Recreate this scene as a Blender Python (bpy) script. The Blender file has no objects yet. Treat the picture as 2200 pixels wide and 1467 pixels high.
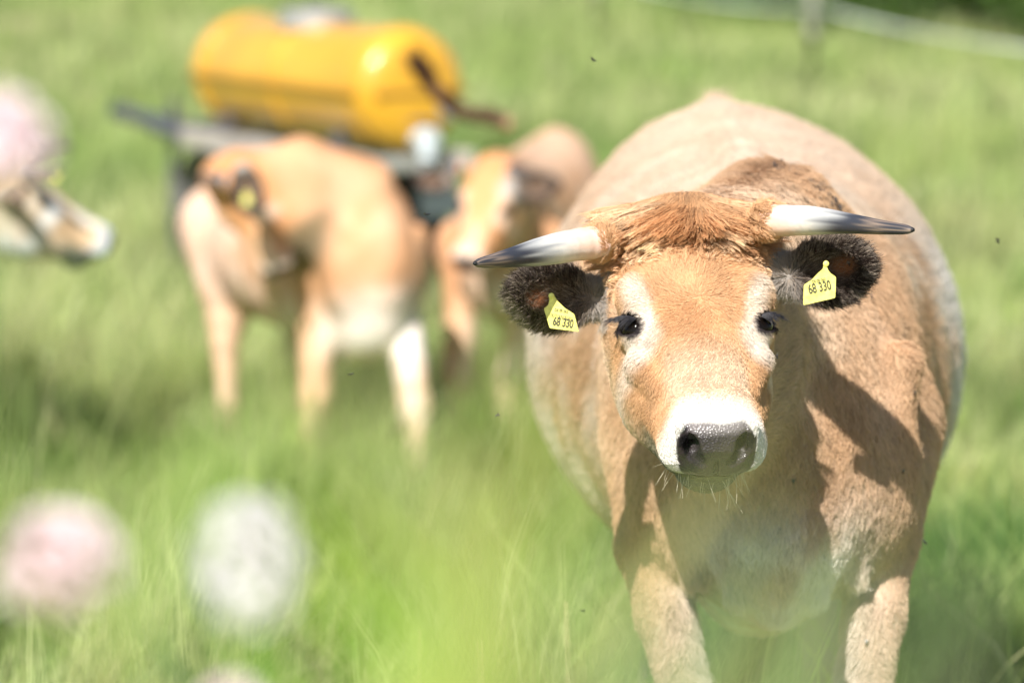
import bpy, bmesh, math, random
import numpy as np
from mathutils import Vector, Matrix, kdtree

SC = bpy.context.scene
COL = SC.collection
rng = np.random.default_rng(7)
random.seed(7)
F32 = np.float32

# ------------------------------------------------------------------ camera
CAM_Z, PITCH, FPX = 1.81, 0.123, 8250.0
cam_d = bpy.data.cameras.new("camera")
cam = bpy.data.objects.new("camera", cam_d)
COL.objects.link(cam)
SC.camera = cam
cam.location = (0, 0, CAM_Z)
cam.rotation_euler = (math.pi / 2 - PITCH, 0, 0)
cam_d.sensor_width = 36.0
cam_d.lens = 135.0
cam_d.clip_end = 3000
cam_d.dof.use_dof = True
cam_d.dof.focus_distance = 5.13
cam_d.dof.aperture_fstop = 3.0

# ------------------------------------------------------------------ light
SUN_EL, SUN_AZ = 43.0, 19.0        # azimuth: degrees to the left of straight behind the camera
w = bpy.data.worlds.new("World")
SC.world = w
w.use_nodes = True
nt = w.node_tree
bg = nt.nodes["Background"]
sky = nt.nodes.new("ShaderNodeTexSky")
sky.sky_type = 'NISHITA'
sky.sun_disc = False
sky.sun_elevation = math.radians(SUN_EL)
sky.sun_rotation = math.radians(180 + SUN_AZ)
nt.links.new(sky.outputs[0], bg.inputs[0])
bg.inputs[1].default_value = 0.075
sd = bpy.data.lights.new("sun", 'SUN')
sun = bpy.data.objects.new("sun", sd)
COL.objects.link(sun)
sd.energy = 5.0
sd.angle = math.radians(0.5)
sd.color = (1.0, 0.955, 0.89)
ce, se = math.cos(math.radians(SUN_EL)), math.sin(math.radians(SUN_EL))
SDIR = Vector((math.sin(math.radians(SUN_AZ)) * ce, math.cos(math.radians(SUN_AZ)) * ce, -se))
sun.rotation_euler = SDIR.to_track_quat('-Z', 'Y').to_euler()
SC.view_settings.view_transform = 'Standard'
SC.view_settings.look = 'None'
SC.view_settings.exposure = 0.74
SC.view_settings.gamma = 1.0
SC.cycles.use_denoising = True
SC.cycles.max_bounces = 6
SC.cycles.diffuse_bounces = 3
SC.cycles.glossy_bounces = 2
SC.cycles.transmission_bounces = 4
SC.cycles.caustics_reflective = False
SC.cycles.caustics_refractive = False
SC.cycles.sample_clamp_indirect = 6
try:
    SC.cycles_curves.shape = 'RIBBONS'
    SC.cycles_curves.subdivisions = 2
except Exception:
    pass


def P(px, py, d):
    """world point at forward distance y=d that the photo shows at pixel px,py"""
    x = (px - 1100.0) / FPX
    y = -(py - 733.5) / FPX
    c, s = math.cos(PITCH), math.sin(PITCH)
    wy = c + s * y
    wz = -s + c * y
    k = d / wy
    return np.array([x * k, d, CAM_Z + wz * k])


def proj(v):
    c, s = math.cos(PITCH), math.sin(PITCH)
    x, y, z = v[:, 0], v[:, 1], v[:, 2] - CAM_Z
    dep = c * y - s * z
    up = s * y + c * z
    return 1100 + FPX * x / dep, 733.5 - FPX * up / dep, dep


# ------------------------------------------------------------------ object helpers
def tag(o, label=None, cat=None, group=None, kind=None):
    if label: o["label"] = label
    if cat: o["category"] = cat
    if group: o["group"] = group
    if kind: o["kind"] = kind
    return o


def empty(name, loc=(0, 0, 0)):
    o = bpy.data.objects.new(name, None)
    o.empty_display_size = 0.1
    COL.objects.link(o)
    o.location = loc
    return o


def link(name, me, mat=None, parent=None):
    o = bpy.data.objects.new(name, me)
    COL.objects.link(o)
    if mat is not None:
        me.materials.append(mat)
    if parent is not None:
        o.parent = parent
    return o


def mesh_np(name, v, f, smooth=True, cols=None, attrs=None):
    """v (N,3), f (M,k) constant arity"""
    me = bpy.data.meshes.new(name)
    v = np.asarray(v, F32); f = np.asarray(f, np.int32)
    me.vertices.add(len(v)); me.vertices.foreach_set("co", v.ravel())
    k = f.shape[1]
    me.loops.add(f.size); me.loops.foreach_set("vertex_index", f.ravel())
    me.polygons.add(len(f))
    me.polygons.foreach_set("loop_start", np.arange(0, f.size, k, dtype=np.int32))
    me.polygons.foreach_set("use_smooth", np.full(len(f), smooth))
    me.update(calc_edges=True)
    if cols is not None:
        a = me.attributes.new("coat", 'FLOAT_COLOR', 'POINT')
        a.data.foreach_set("color", np.hstack([cols, np.ones((len(cols), 1))]).astype(F32).ravel())
    for n_, val in (attrs or {}).items():
        a = me.attributes.new(n_, 'FLOAT', 'POINT')
        a.data.foreach_set("value", np.asarray(val, F32))
    return me


class MB:
    """collects primitive shapes into one mesh"""
    def __init__(self):
        self.bm = bmesh.new()

    def _m(self, ret, M):
        bmesh.ops.transform(self.bm, matrix=M, verts=ret)

    def box(self, c, s, rot=None, bevel=0.0):
        n0 = len(self.bm.verts)
        r = bmesh.ops.create_cube(self.bm, size=1.0)
        vs = r['verts']
        M = Matrix.Translation(c) @ (rot.to_4x4() if rot is not None else Matrix.Identity(4)) @ Matrix.Diagonal((*s, 1))
        bmesh.ops.transform(self.bm, matrix=M, verts=vs)
        if bevel:
            es = list({e for v in vs for e in v.link_edges})
            bmesh.ops.bevel(self.bm, geom=es, offset=bevel, segments=2, affect='EDGES', profile=0.5)
        return self

    def tube(self, pts, rad, seg=10, cap=True):
        pts = [Vector(p) for p in pts]
        if not hasattr(rad, '__len__'): rad = [rad] * len(pts)
        rings = []
        up = Vector((0, 0, 1))
        for i, p in enumerate(pts):
            a = pts[max(i - 1, 0)]; b = pts[min(i + 1, len(pts) - 1)]
            t = (b - a).normalized()
            u = t.cross(up)
            if u.length < 1e-3: u = t.cross(Vector((1, 0, 0)))
            u.normalize(); v_ = t.cross(u)
            up = v_ * -1 if False else up
            rings.append([self.bm.verts.new(p + (u * math.cos(2 * math.pi * k / seg) + v_ * math.sin(2 * math.pi * k / seg)) * rad[i]) for k in range(seg)])
        for i in range(len(rings) - 1):
            for k in range(seg):
                self.bm.faces.new((rings[i][k], rings[i][(k + 1) % seg], rings[i + 1][(k + 1) % seg], rings[i + 1][k]))
        if cap:
            self.bm.faces.new(rings[0][::-1]); self.bm.faces.new(rings[-1])
        return self

    def lathe(self, prof, M, seg=32):
        """prof: (radius, z) list, revolved around local z then transformed by M"""
        rings = []
        for r, z in prof:
            if r < 1e-6:
                rings.append([self.bm.verts.new(M @ Vector((0, 0, z)))])
            else:
                rings.append([self.bm.verts.new(M @ Vector((r * math.cos(2 * math.pi * k / seg), r * math.sin(2 * math.pi * k / seg), z))) for k in range(seg)])
        for a, b in zip(rings[:-1], rings[1:]):
            for k in range(seg):
                k2 = (k + 1) % seg
                if len(a) == 1 and len(b) == 1: continue
                if len(a) == 1: self.bm.faces.new((a[0], b[k2], b[k]))
                elif len(b) == 1: self.bm.faces.new((a[k], a[k2], b[0]))
                else: self.bm.faces.new((a[k], a[k2], b[k2], b[k]))
        return self

    def sphere(self, c, r, u=16, v_=10, M=None):
        if not hasattr(r, '__len__'): r = (r, r, r)
        q = bmesh.ops.create_uvsphere(self.bm, u_segments=u, v_segments=v_, radius=1.0)
        M2 = Matrix.Translation(c) @ (M.to_4x4() if M is not None else Matrix.Identity(4)) @ Matrix.Diagonal((*r, 1))
        bmesh.ops.transform(self.bm, matrix=M2, verts=q['verts'])
        return self

    def build(self, name, mat, parent=None, smooth=True):
        bmesh.ops.recalc_face_normals(self.bm, faces=self.bm.faces[:])
        me = bpy.data.meshes.new(name)
        self.bm.to_mesh(me); self.bm.free()
        for p in me.polygons: p.use_smooth = smooth
        if smooth:
            try: me.set_sharp_from_angle(angle=math.radians(40))
            except Exception: pass
        return link(name, me, mat, parent)


# ------------------------------------------------------------------ materials
def new_mat(name):
    m = bpy.data.materials.new(name)
    m.use_nodes = True
    nt = m.node_tree
    nt.nodes.clear()
    out = nt.nodes.new("ShaderNodeOutputMaterial")
    return m, nt, out


def principled(name, col, rough=0.6, metal=0.0, spec=0.5, noise=0.0, nscale=20.0, bump=0.0, coat=0.0):
    m, nt, out = new_mat(name)
    p = nt.nodes.new("ShaderNodeBsdfPrincipled")
    p.inputs["Base Color"].default_value = (*col, 1)
    p.inputs["Roughness"].default_value = rough
    p.inputs["Metallic"].default_value = metal
    p.inputs["Specular IOR Level"].default_value = spec
    p.inputs["Coat Weight"].default_value = coat
    nt.links.new(p.outputs[0], out.inputs[0])
    if noise or bump:
        tc = nt.nodes.new("ShaderNodeTexCoord")
        n = nt.nodes.new("ShaderNodeTexNoise")
        n.inputs["Scale"].default_value = nscale
        n.inputs["Detail"].default_value = 6
        nt.links.new(tc.outputs["Object"], n.inputs["Vector"])
        if noise:
            r = nt.nodes.new("ShaderNodeValToRGB")
            r.color_ramp.elements[0].position = 0.3
            r.color_ramp.elements[1].position = 0.7
            r.color_ramp.elements[0].color = (*[c * (1 - noise) for c in col], 1)
            r.color_ramp.elements[1].color = (*[min(1, c * (1 + noise)) for c in col], 1)
            nt.links.new(n.outputs["Fac"], r.inputs[0])
            nt.links.new(r.outputs[0], p.inputs["Base Color"])
        if bump:
            b = nt.nodes.new("ShaderNodeBump")
            b.inputs["Strength"].default_value = bump
            b.inputs["Distance"].default_value = 0.005
            nt.links.new(n.outputs["Fac"], b.inputs["Height"])
            nt.links.new(b.outputs[0], p.inputs["Normal"])
    return m


def mat_hair(name, transl=0.22, rough=0.55, spec=0.25):
    m, nt, out = new_mat(name)
    at = nt.nodes.new("ShaderNodeAttribute"); at.attribute_name = "coat"
    p = nt.nodes.new("ShaderNodeBsdfPrincipled")
    p.inputs["Roughness"].default_value = rough
    p.inputs["Specular IOR Level"].default_value = spec
    t = nt.nodes.new("ShaderNodeBsdfTranslucent")
    mx = nt.nodes.new("ShaderNodeMixShader"); mx.inputs[0].default_value = transl
    nt.links.new(at.outputs["Color"], p.inputs["Base Color"])
    nt.links.new(at.outputs["Color"], t.inputs["Color"])
    nt.links.new(p.outputs[0], mx.inputs[1]); nt.links.new(t.outputs[0], mx.inputs[2])
    nt.links.new(mx.outputs[0], out.inputs[0])
    return m


def mat_skin():
    m, nt, out = new_mat("cow_skin")
    at = nt.nodes.new("ShaderNodeAttribute"); at.attribute_name = "coat"
    we = nt.nodes.new("ShaderNodeAttribute"); we.attribute_name = "wet"
    tc = nt.nodes.new("ShaderNodeTexCoord")
    p = nt.nodes.new("ShaderNodeBsdfPrincipled")
    mr = nt.nodes.new("ShaderNodeMapRange")
    mr.inputs["To Min"].default_value = 0.85; mr.inputs["To Max"].default_value = 0.30
    nt.links.new(we.outputs["Fac"], mr.inputs["Value"]); nt.links.new(mr.outputs[0], p.inputs["Roughness"])
    ms = nt.nodes.new("ShaderNodeMapRange")
    ms.inputs["To Min"].default_value = 0.15; ms.inputs["To Max"].default_value = 0.5
    nt.links.new(we.outputs["Fac"], ms.inputs["Value"]); nt.links.new(ms.outputs[0], p.inputs["Specular IOR Level"])
    nt.links.new(at.outputs["Color"], p.inputs["Base Color"])
    vo = nt.nodes.new("ShaderNodeTexVoronoi"); vo.inputs["Scale"].default_value = 330
    vo.distance = 'EUCLIDEAN'
    no = nt.nodes.new("ShaderNodeTexNoise"); no.inputs["Scale"].default_value = 90; no.inputs["Detail"].default_value = 5
    nt.links.new(tc.outputs["Object"], vo.inputs["Vector"]); nt.links.new(tc.outputs["Object"], no.inputs["Vector"])
    ad = nt.nodes.new("ShaderNodeMath"); ad.operation = 'ADD'
    nt.links.new(vo.outputs["Distance"], ad.inputs[0]); nt.links.new(no.outputs["Fac"], ad.inputs[1])
    b = nt.nodes.new("ShaderNodeBump"); b.inputs["Distance"].default_value = 0.0010
    nt.links.new(ad.outputs[0], b.inputs["Height"])
    b.inputs["Strength"].default_value = 0.9
    nt.links.new(b.outputs[0], p.inputs["Normal"])
    nt.links.new(p.outputs[0], out.inputs[0])
    return m


def mat_leaf(name, attr=True, col=(0.1, 0.2, 0.03), transl=0.45, rough=0.45, spec=0.4, tcol=1.25):
    m, nt, out = new_mat(name)
    p = nt.nodes.new("ShaderNodeBsdfPrincipled")
    p.inputs["Roughness"].default_value = rough
    p.inputs["Specular IOR Level"].default_value = spec
    t = nt.nodes.new("ShaderNodeBsdfTranslucent")
    mx = nt.nodes.new("ShaderNodeMixShader"); mx.inputs[0].default_value = transl
    if attr:
        at = nt.nodes.new("ShaderNodeAttribute"); at.attribute_name = "coat"
        src = at.outputs["Color"]
    else:
        rg = nt.nodes.new("ShaderNodeRGB"); rg.outputs[0].default_value = (*col, 1); src = rg.outputs[0]
    br = nt.nodes.new("ShaderNodeVectorMath"); br.operation = 'MULTIPLY'
    br.inputs[1].default_value = (tcol * 1.1, tcol * 1.12, tcol * 0.95)
    nt.links.new(src, br.inputs[0])
    nt.links.new(src, p.inputs["Base Color"]); nt.links.new(br.outputs[0], t.inputs["Color"])
    nt.links.new(p.outputs[0], mx.inputs[1]); nt.links.new(t.outputs[0], mx.inputs[2])
    nt.links.new(mx.outputs[0], out.inputs[0])
    return m


# ------------------------------------------------------------------ noise and sdf toolbox
def _hash(ix, iy, iz, seed):
    h = (ix.astype(np.int64) * 73856093) ^ (iy.astype(np.int64) * 19349663) ^ (iz.astype(np.int64) * 83492791) ^ (seed * 2654435761)
    h = (h ^ (h >> 13)) * 1274126177
    h = h ^ (h >> 16)
    return (h & 0xFFFF).astype(F32) / 65535.0


def vnoise(p, freq, seed=0):
    q = np.asarray(p, F32) * freq
    i = np.floor(q); f = (q - i).astype(F32); i = i.astype(np.int64)
    f = f * f * (3 - 2 * f)
    r = 0
    for dx in (0, 1):
        wx = f[:, 0] if dx else 1 - f[:, 0]
        for dy in (0, 1):
            wy = f[:, 1] if dy else 1 - f[:, 1]
            for dz in (0, 1):
                wz = f[:, 2] if dz else 1 - f[:, 2]
                r = r + wx * wy * wz * _hash(i[:, 0] + dx, i[:, 1] + dy, i[:, 2] + dz, seed)
    return r  # 0..1


def sstep(a, b, x):
    t = np.clip((x - a) / (b - a), 0, 1)
    return t * t * (3 - 2 * t)


def hermite(xs, ys):
    xs = np.asarray(xs, float); ys = np.asarray(ys, float)
    m = np.gradient(ys, xs)
    def f(x):
        x = np.clip(x, xs[0], xs[-1])
        i = np.clip(np.searchsorted(xs, x) - 1, 0, len(xs) - 2)
        h = xs[i + 1] - xs[i]; t = (x - xs[i]) / h
        t2, t3 = t * t, t * t * t
        return ((2 * t3 - 3 * t2 + 1) * ys[i] + (t3 - 2 * t2 + t) * h * m[i] + (-2 * t3 + 3 * t2) * ys[i + 1] + (t3 - t2) * h * m[i + 1])
    return f


def smin(a, b, k):
    h = np.clip(0.5 + 0.5 * (b - a) / k, 0, 1)
    return b + (a - b) * h - k * h * (1 - h)


def smax(a, b, k):
    return -smin(-a, -b, k)


def capsule(p, a, b, ra, rb):
    a = np.asarray(a, F32); b = np.asarray(b, F32)
    ab = b - a
    t = np.clip(((p - a) @ ab) / max(float(ab @ ab), 1e-9), 0, 1)
    return np.linalg.norm(p - a - t[:, None] * ab, axis=1) - (ra + (rb - ra) * t)


def ellipsoid(p, c, r, R=None):
    q = p - np.asarray(c, F32)
    if R is not None: q = q @ np.asarray(R, F32)     # R columns are the axes
    r = np.asarray(r, F32)
    k0 = np.linalg.norm(q / r, axis=1)
    k1 = np.linalg.norm(q / (r * r), axis=1)
    return k0 * (k0 - 1) / np.maximum(k1, 1e-6)


def superell(p, c, r, e):
    q = np.abs(p - np.asarray(c, F32)) / np.asarray(r, F32)
    return ((q ** e).sum(1) ** (1 / e) - 1) * min(r)


class Loft:
    def __init__(self, ts, W, top, bot, cx=None, e=2.0):
        self.t0, self.t1 = ts[0], ts[-1]
        self.W = hermite(ts, W); self.T = hermite(ts, top); self.B = hermite(ts, bot)
        self.cx = hermite(ts, cx) if cx is not None else None
        self.e = e
    def __call__(self, r, t, n):
        W = np.maximum(self.W(t), 0.004); T = self.T(t); B = self.B(t)
        c = (T + B) / 2; h = np.maximum((T - B) / 2, 0.004)
        if self.cx is not None: r = r - self.cx(t)
        v = ((np.abs(r) / W) ** self.e + (np.abs(n - c) / h) ** self.e) ** (1 / self.e)
        d = (v - 1) * np.minimum(W, h)
        o = np.maximum(self.t0 - t, t - self.t1)
        return np.where(o > 0, np.maximum(d, 0) + o, np.maximum(d, o)).astype(F32)


def polygonize(fn, lo, hi, h, C=5):
    lo = np.asarray(lo, float); hi = np.asarray(hi, float)
    nb = np.ceil((hi - lo) / (h * C)).astype(int)
    n = nb * C
    bc = [lo[a] + (np.arange(nb[a]) * C + (C - 1) / 2) * h for a in range(3)]
    G = np.stack(np.meshgrid(*bc, indexing='ij'), -1).reshape(-1, 3).astype(F32)
    d = fn(G)
    lim = C * h * 0.87 * 1.9
    act = np.abs(d) < lim
    D = np.repeat(np.repeat(np.repeat(d.reshape(nb), C, 0), C, 1), C, 2).astype(F32)
    ai = np.argwhere(act.reshape(nb))
    off = np.stack(np.meshgrid(*[np.arange(C)] * 3, indexing='ij'), -1).reshape(-1, 3)
    for s in range(0, len(ai), 6000):
        b = ai[s:s + 6000]
        idx = (b[:, None, :] * C + off[None]).reshape(-1, 3)
        pts = (lo + idx * h).astype(F32)
        D[idx[:, 0], idx[:, 1], idx[:, 2]] = fn(pts)
    S = D < 0
    cs = [(x, y, z) for x in (0, 1) for y in (0, 1) for z in (0, 1)]
    sl = lambda o: tuple(slice(o[a], n[a] - 1 + o[a]) for a in range(3))
    cnt = np.zeros(tuple(n - 1), np.int8)
    for o in cs: cnt += S[sl(o)]
    A = np.argwhere((cnt > 0) & (cnt < 8))
    vid = np.full(tuple(n - 1), -1, np.int32)
    vid[A[:, 0], A[:, 1], A[:, 2]] = np.arange(len(A))
    acc = np.zeros((len(A), 3)); num = np.zeros(len(A))
    for ax in range(3):
        for o in cs:
            if o[ax]: continue
            p0 = A + np.array(o); e = np.zeros(3, int); e[ax] = 1; p1 = p0 + e
            d0 = D[p0[:, 0], p0[:, 1], p0[:, 2]]; d1 = D[p1[:, 0], p1[:, 1], p1[:, 2]]
            m = (d0 < 0) != (d1 < 0)
            t = np.where(m, d0 / np.where(m, d0 - d1, 1), 0)
            acc += np.where(m[:, None], np.array(o) + t[:, None] * e, 0); num += m
    V = lo + (A + acc / num[:, None]) * h
    quads = []
    for ax in range(3):
        b, c = (ax + 1) % 3, (ax + 2) % 3
        s0 = [slice(1, n[a] - 1) for a in range(3)]; s1 = list(s0)
        s0[ax] = slice(0, n[ax] - 1); s1[ax] = slice(1, n[ax])
        a0, a1 = S[tuple(s0)], S[tuple(s1)]
        I = np.argwhere(a0 != a1)
        o0 = np.array([1, 1, 1]); o0[ax] = 0
        fl = a0[I[:, 0], I[:, 1], I[:, 2]]
        I = I + o0
        eb = np.zeros(3, int); eb[b] = 1; ec = np.zeros(3, int); ec[c] = 1
        g = lambda q: vid[q[:, 0], q[:, 1], q[:, 2]]
        q = np.stack([g(I - eb - ec), g(I - ec), g(I), g(I - eb)], 1)
        q[~fl] = q[~fl][:, ::-1]
        quads.append(q)
    Q = np.vstack(quads)
    Q = Q[(Q >= 0).all(1)]
    return V, Q


def newton(fn, V, it=2, lim=0.006):
    V = V.astype(F32)
    for _ in range(it):
        d = fn(V); e = 0.0006
        g = np.stack([fn(V + np.eye(3, dtype=F32)[a] * F32(e)) - d for a in range(3)], 1) / e
        L = np.maximum((g * g).sum(1), 0.15)
        V = V - (np.clip(d / np.sqrt(L), -lim, lim) / np.sqrt(L))[:, None] * g
    return V


# ------------------------------------------------------------------ the cattle
def head_frame(t, n):
    t = np.asarray(t, float); n = np.asarray(n, float)
    t = t / np.linalg.norm(t); n = n - (n @ t) * t; n = n / np.linalg.norm(n)
    r = np.cross(n, t)
    return np.stack([r, t, n], 1)      # columns


LA = Loft([-.215, -.19, -.13, -.06, 0, .05, .10, .15, .20, .235, .262],
          [.050, .088, .108, .104, .096, .080, .066, .058, .058, .055, .035],
          [-.055, -.018, .0, .004, .0, -.003, -.006, -.008, -.011, -.016, -.035],
          [-.12, -.15, -.17, -.18, -.18, -.16, -.15, -.14, -.12, -.10, -.08], e=2.7)
LB = Loft([-.11, -.07, -.02, .03, .09, .13, .17, .21, .235],
          [.075, .102, .110, .107, .096, .085, .070, .055, .02],
          [-.07, -.05, -.045, -.045, -.05, -.05, -.05, -.06, -.08],
          [-.17, -.22, -.25, -.24, -.205, -.18, -.16, -.14, -.12], e=2.3)

EYE_C = np.array([.0815, .012, -.048]); EYE_DIR = np.array([.70, .10, .70]); EYE_DIR = EYE_DIR / np.linalg.norm(EYE_DIR)
_m = np.array([-.55, .62, .45]); _m = _m - (_m @ EYE_DIR) * EYE_DIR; EYE_M = _m / np.linalg.norm(_m)   # towards inner corner
EYE_X = np.cross(EYE_DIR, EYE_M)


class Cow:
    def __init__(s, T, theta, sc, Ho, HR, hs, neck_mid=None, legs=None, horn=None, ear=None, tail=None, wf=1.0, rump=0.0):
        s.wf = wf
        """T, theta, sc place the canonical cow (front is -Y, withers over the origin); Ho, HR, hs: head in world"""
        s.T = np.asarray(T, float); s.th = theta; s.sc = sc
        c, si = math.cos(theta), math.sin(theta)
        s.R = np.array([[c, -si, 0], [si, c, 0], [0, 0, 1.0]])
        s.hs = hs / sc
        s.Ho = s.w2c(np.array([Ho]))[0]
        s.HR = s.R.T @ HR
        s.neck_mid = None if neck_mid is None else s.w2c(np.array([neck_mid]))[0]
        s.body = Loft([-.47, -.44, -.36, -.22, -.05, .1, .35, .65, .95, 1.25, 1.48, 1.62, 1.68],
                      [.045, .100, .155, .195, .218, .215, .290, .362, .380, .325, .250, .155, .05],
                      [v_ - rump * f_ for v_, f_ in zip([.98, 1.06, 1.17, 1.27, 1.335, 1.335, 1.315, 1.315, 1.335, 1.35, 1.335, 1.25, 1.10], [0, 0, 0, 0, 0, .1, .4, .8, 1, 1.1, 1.1, 1, 1])],
                      [.84, .78, .735, .705, .68, .65, .615, .585, .60, .67, .75, .84, .95],
                      cx=[0, 0, 0, 0, 0, .005, .012, .02, .03, .03, .015, .005, .005], e=2.05)
        s.ears = ear if ear is not None else EARS
        s.horns = horn if horn is not None else HORNS
        s.legs = legs
        s.rump = rump
        s.tail = tail
        s.tail_dark = False
        s.tint = None
        s.belly = False
        s.ear_fade = 1.0

    def w2c(s, p): return (((p - s.T) @ s.R) / s.sc)
    def c2w(s, p): return (p * s.sc) @ s.R.T + s.T
    def h2c(s, q): return s.Ho + (np.asarray(q, float) * s.hs) @ s.HR.T
    def c2h(s, p): return ((p - s.Ho) @ s.HR) / s.hs

    def head(s, q):
        r, t, n = q[:, 0], q[:, 1], q[:, 2]
        ar = np.abs(r)
        qa = np.stack([ar, t, n], 1)
        d = LA(r, t, n)
        d = smin(d, LB(r, t, n), .028)
        d = smin(d, superell(q, (0, .206, -.052), (.066, .052, .047), 2.7), .016)
        d = smin(d, ellipsoid(qa, (.043, .212, -.070), (.028, .042, .030)), .012)     # upper lip lobes
        d = smin(d, ellipsoid(q, (0, .180, -.134), (.046, .046, .040)), .005)          # chin
        d = smin(d, ellipsoid(q, (0, -.165, -.028), (.082, .05, .052)), .03)            # poll
        # brow, cheek bone
        d = smin(d, ellipsoid(qa, (.078, -.03, -.028), (.028, .035, .03)), .02)
        d = smin(d, capsule(qa, (.080, .055, -.068), (.058, .12, -.055), .020, .012), .02)
        # lids
        d = smin(d, np.linalg.norm(qa - EYE_C.astype(F32), axis=1) - .0278, .012)
        R = np.stack([EYE_DIR, EYE_M, EYE_X], 1)
        d = smax(d, -ellipsoid(qa, EYE_C + EYE_DIR * .024, (.016, .0245, .0150), R), .003)
        # tear trough
        d = smax(d, -capsule(qa, EYE_C + EYE_DIR * .026 + EYE_M * .018, EYE_C + EYE_DIR * .022 + EYE_M * .045, .005, .002), .006)
        # nostrils
        nd = capsule(qa, (.043, .250, -.014), (.037, .262, -.034), .0065, .0128)
        nd = smin(nd, capsule(qa, (.037, .262, -.034), (.020, .266, -.057), .0128, .0065), .004)
        nd = smin(nd, capsule(qa, (.036, .262, -.034), (.030, .215, -.030), .0110, .012), .004)
        d = smax(d, -nd, .004)
        d = smin(d, capsule(qa, (.049, .238, -.012), (.046, .250, -.045), .006, .007), .006)   # nostril wing
        # philtrum and mouth
        d = smax(d, -capsule(q, (0, .262, -.055), (0, .262, -.09), .002, .003), .004)
        mo = np.abs(n + .0915 + .12 * ar - .16 * (t - .23)) - .0048
        mo = smax(mo, ellipsoid(q, (0, .215, -.095), (.070, .060, .03)), .003)
        d = smax(d, -mo, .004)
        return d * s.hs

    def ear_frame(s, e):
        c, a, f = [np.asarray(x, float) for x in e[:3]]
        a = a / np.linalg.norm(a); f = f - (f @ a) * a; f = f / np.linalg.norm(f)
        return c, np.stack([a, np.cross(f, a), f], 1)

    def __call__(s, pw):
        p = s.w2c(np.asarray(pw, np.float64)).astype(F32)
        d = s.body(p[:, 0] / s.wf, p[:, 1], p[:, 2])
        pa = p.copy(); pa[:, 0] = np.abs(p[:, 0]) / s.wf
        # shoulders, hooks, rump, brisket
        Rs = np.array([[1, 0, 0], [0, .94, .34], [0, -.34, .94]])
        d = smin(d, ellipsoid(pa, (.165, -.03, 1.0), (.085, .15, .24), Rs), .05)
        d = smin(d, ellipsoid(pa, (.13, -.27, .90), (.09, .12, .15)), .05)
        d = smin(d, capsule(pa, (.185, 1.10, 1.185 - s.rump), (.10, 1.52, 1.20 - s.rump), .045, .055), .06)
        d = smin(d, capsule(p, (0, -.40, .84), (0, .0, .70), .055, .09), .06)
        d = smin(d, capsule(p, (0, -.42, .93), (0, -.37, .75), .05, .03), .05)          # dewlap
        d = smin(d, capsule(p, (0, 0.0, 1.29), (0, 1.4, 1.315 - s.rump * 1.2), .040, .036), .03)        # spine
        if s.belly: d = smin(d, ellipsoid(p, (0, -.12, .74), (.17, .30, .20)), .06)
        # folds of loose skin between throat and brisket
        d = smin(d, capsule(pa, (.035, -.44, .99), (.055, -.40, .76), .024, .018), .014)
        d = smin(d, capsule(pa, (.105, -.39, .98), (.120, -.355, .78), .026, .020), .014)
        d = smin(d, capsule(pa, (.185, -.30, 1.08), (.150, -.33, .84), .03, .022), .03)
        # ribs and hip bones
        d = d - .0045 * np.sin(p[:, 1] * 52 + p[:, 2] * 9) * sstep(.25, .45, p[:, 1]) * sstep(1.0, .8, p[:, 1]) * sstep(1.25, 1.05, p[:, 2]) * sstep(.65, .8, p[:, 2])
        d = d - .010 * (vnoise(p, 5.5, 71) - .5) - .004 * (vnoise(p, 16., 72) - .5)
        # neck
        def chain(a, b, ra, rb, k=.06):
            nonlocal d
            if s.neck_mid is None:
                d = smin(d, capsule(p, a, b, ra, rb), k)
            else:
                m = s.neck_mid + (b - np.array([0, -.2, 1.05])) * .6
                rm = (ra + rb) / 2
                d = smin(d, capsule(p, a, m, ra, rm), k); d = smin(d, capsule(p, m, b, rm, rb), k)
        chain(s.h2c((0, -.125, -.065)), np.array([0, -.20, 1.265]), .085 * s.hs, .105)
        chain(s.h2c((0, -.08, -.13)), np.array([0, -.16, 1.08]), .10 * s.hs, .175)
        chain(s.h2c((0, -.06, -.165)), np.array([0, -.27, .90]), .07 * s.hs, .13)
        # limbs
        for ch in s.legs:
            dl = None
            for (a, ra), (b, rb) in zip(ch[:-1], ch[1:]):
                c = capsule(p, a, b, ra, rb)
                dl = c if dl is None else smin(dl, c, .02)
            d = smin(d, dl, .035)
        # tail
        if s.tail is not None:
            dl = None
            for (a, ra), (b, rb) in zip(s.tail[:-1], s.tail[1:]):
                c = capsule(p, a, b, ra, rb)
                dl = c if dl is None else smin(dl, c, .01)
            d = smin(d, dl, .02)
        # head
        q = s.c2h(p.astype(np.float64)).astype(F32)
        near = (np.linalg.norm(q - np.array([0, .02, -.08], F32), axis=1) < .40)
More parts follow.
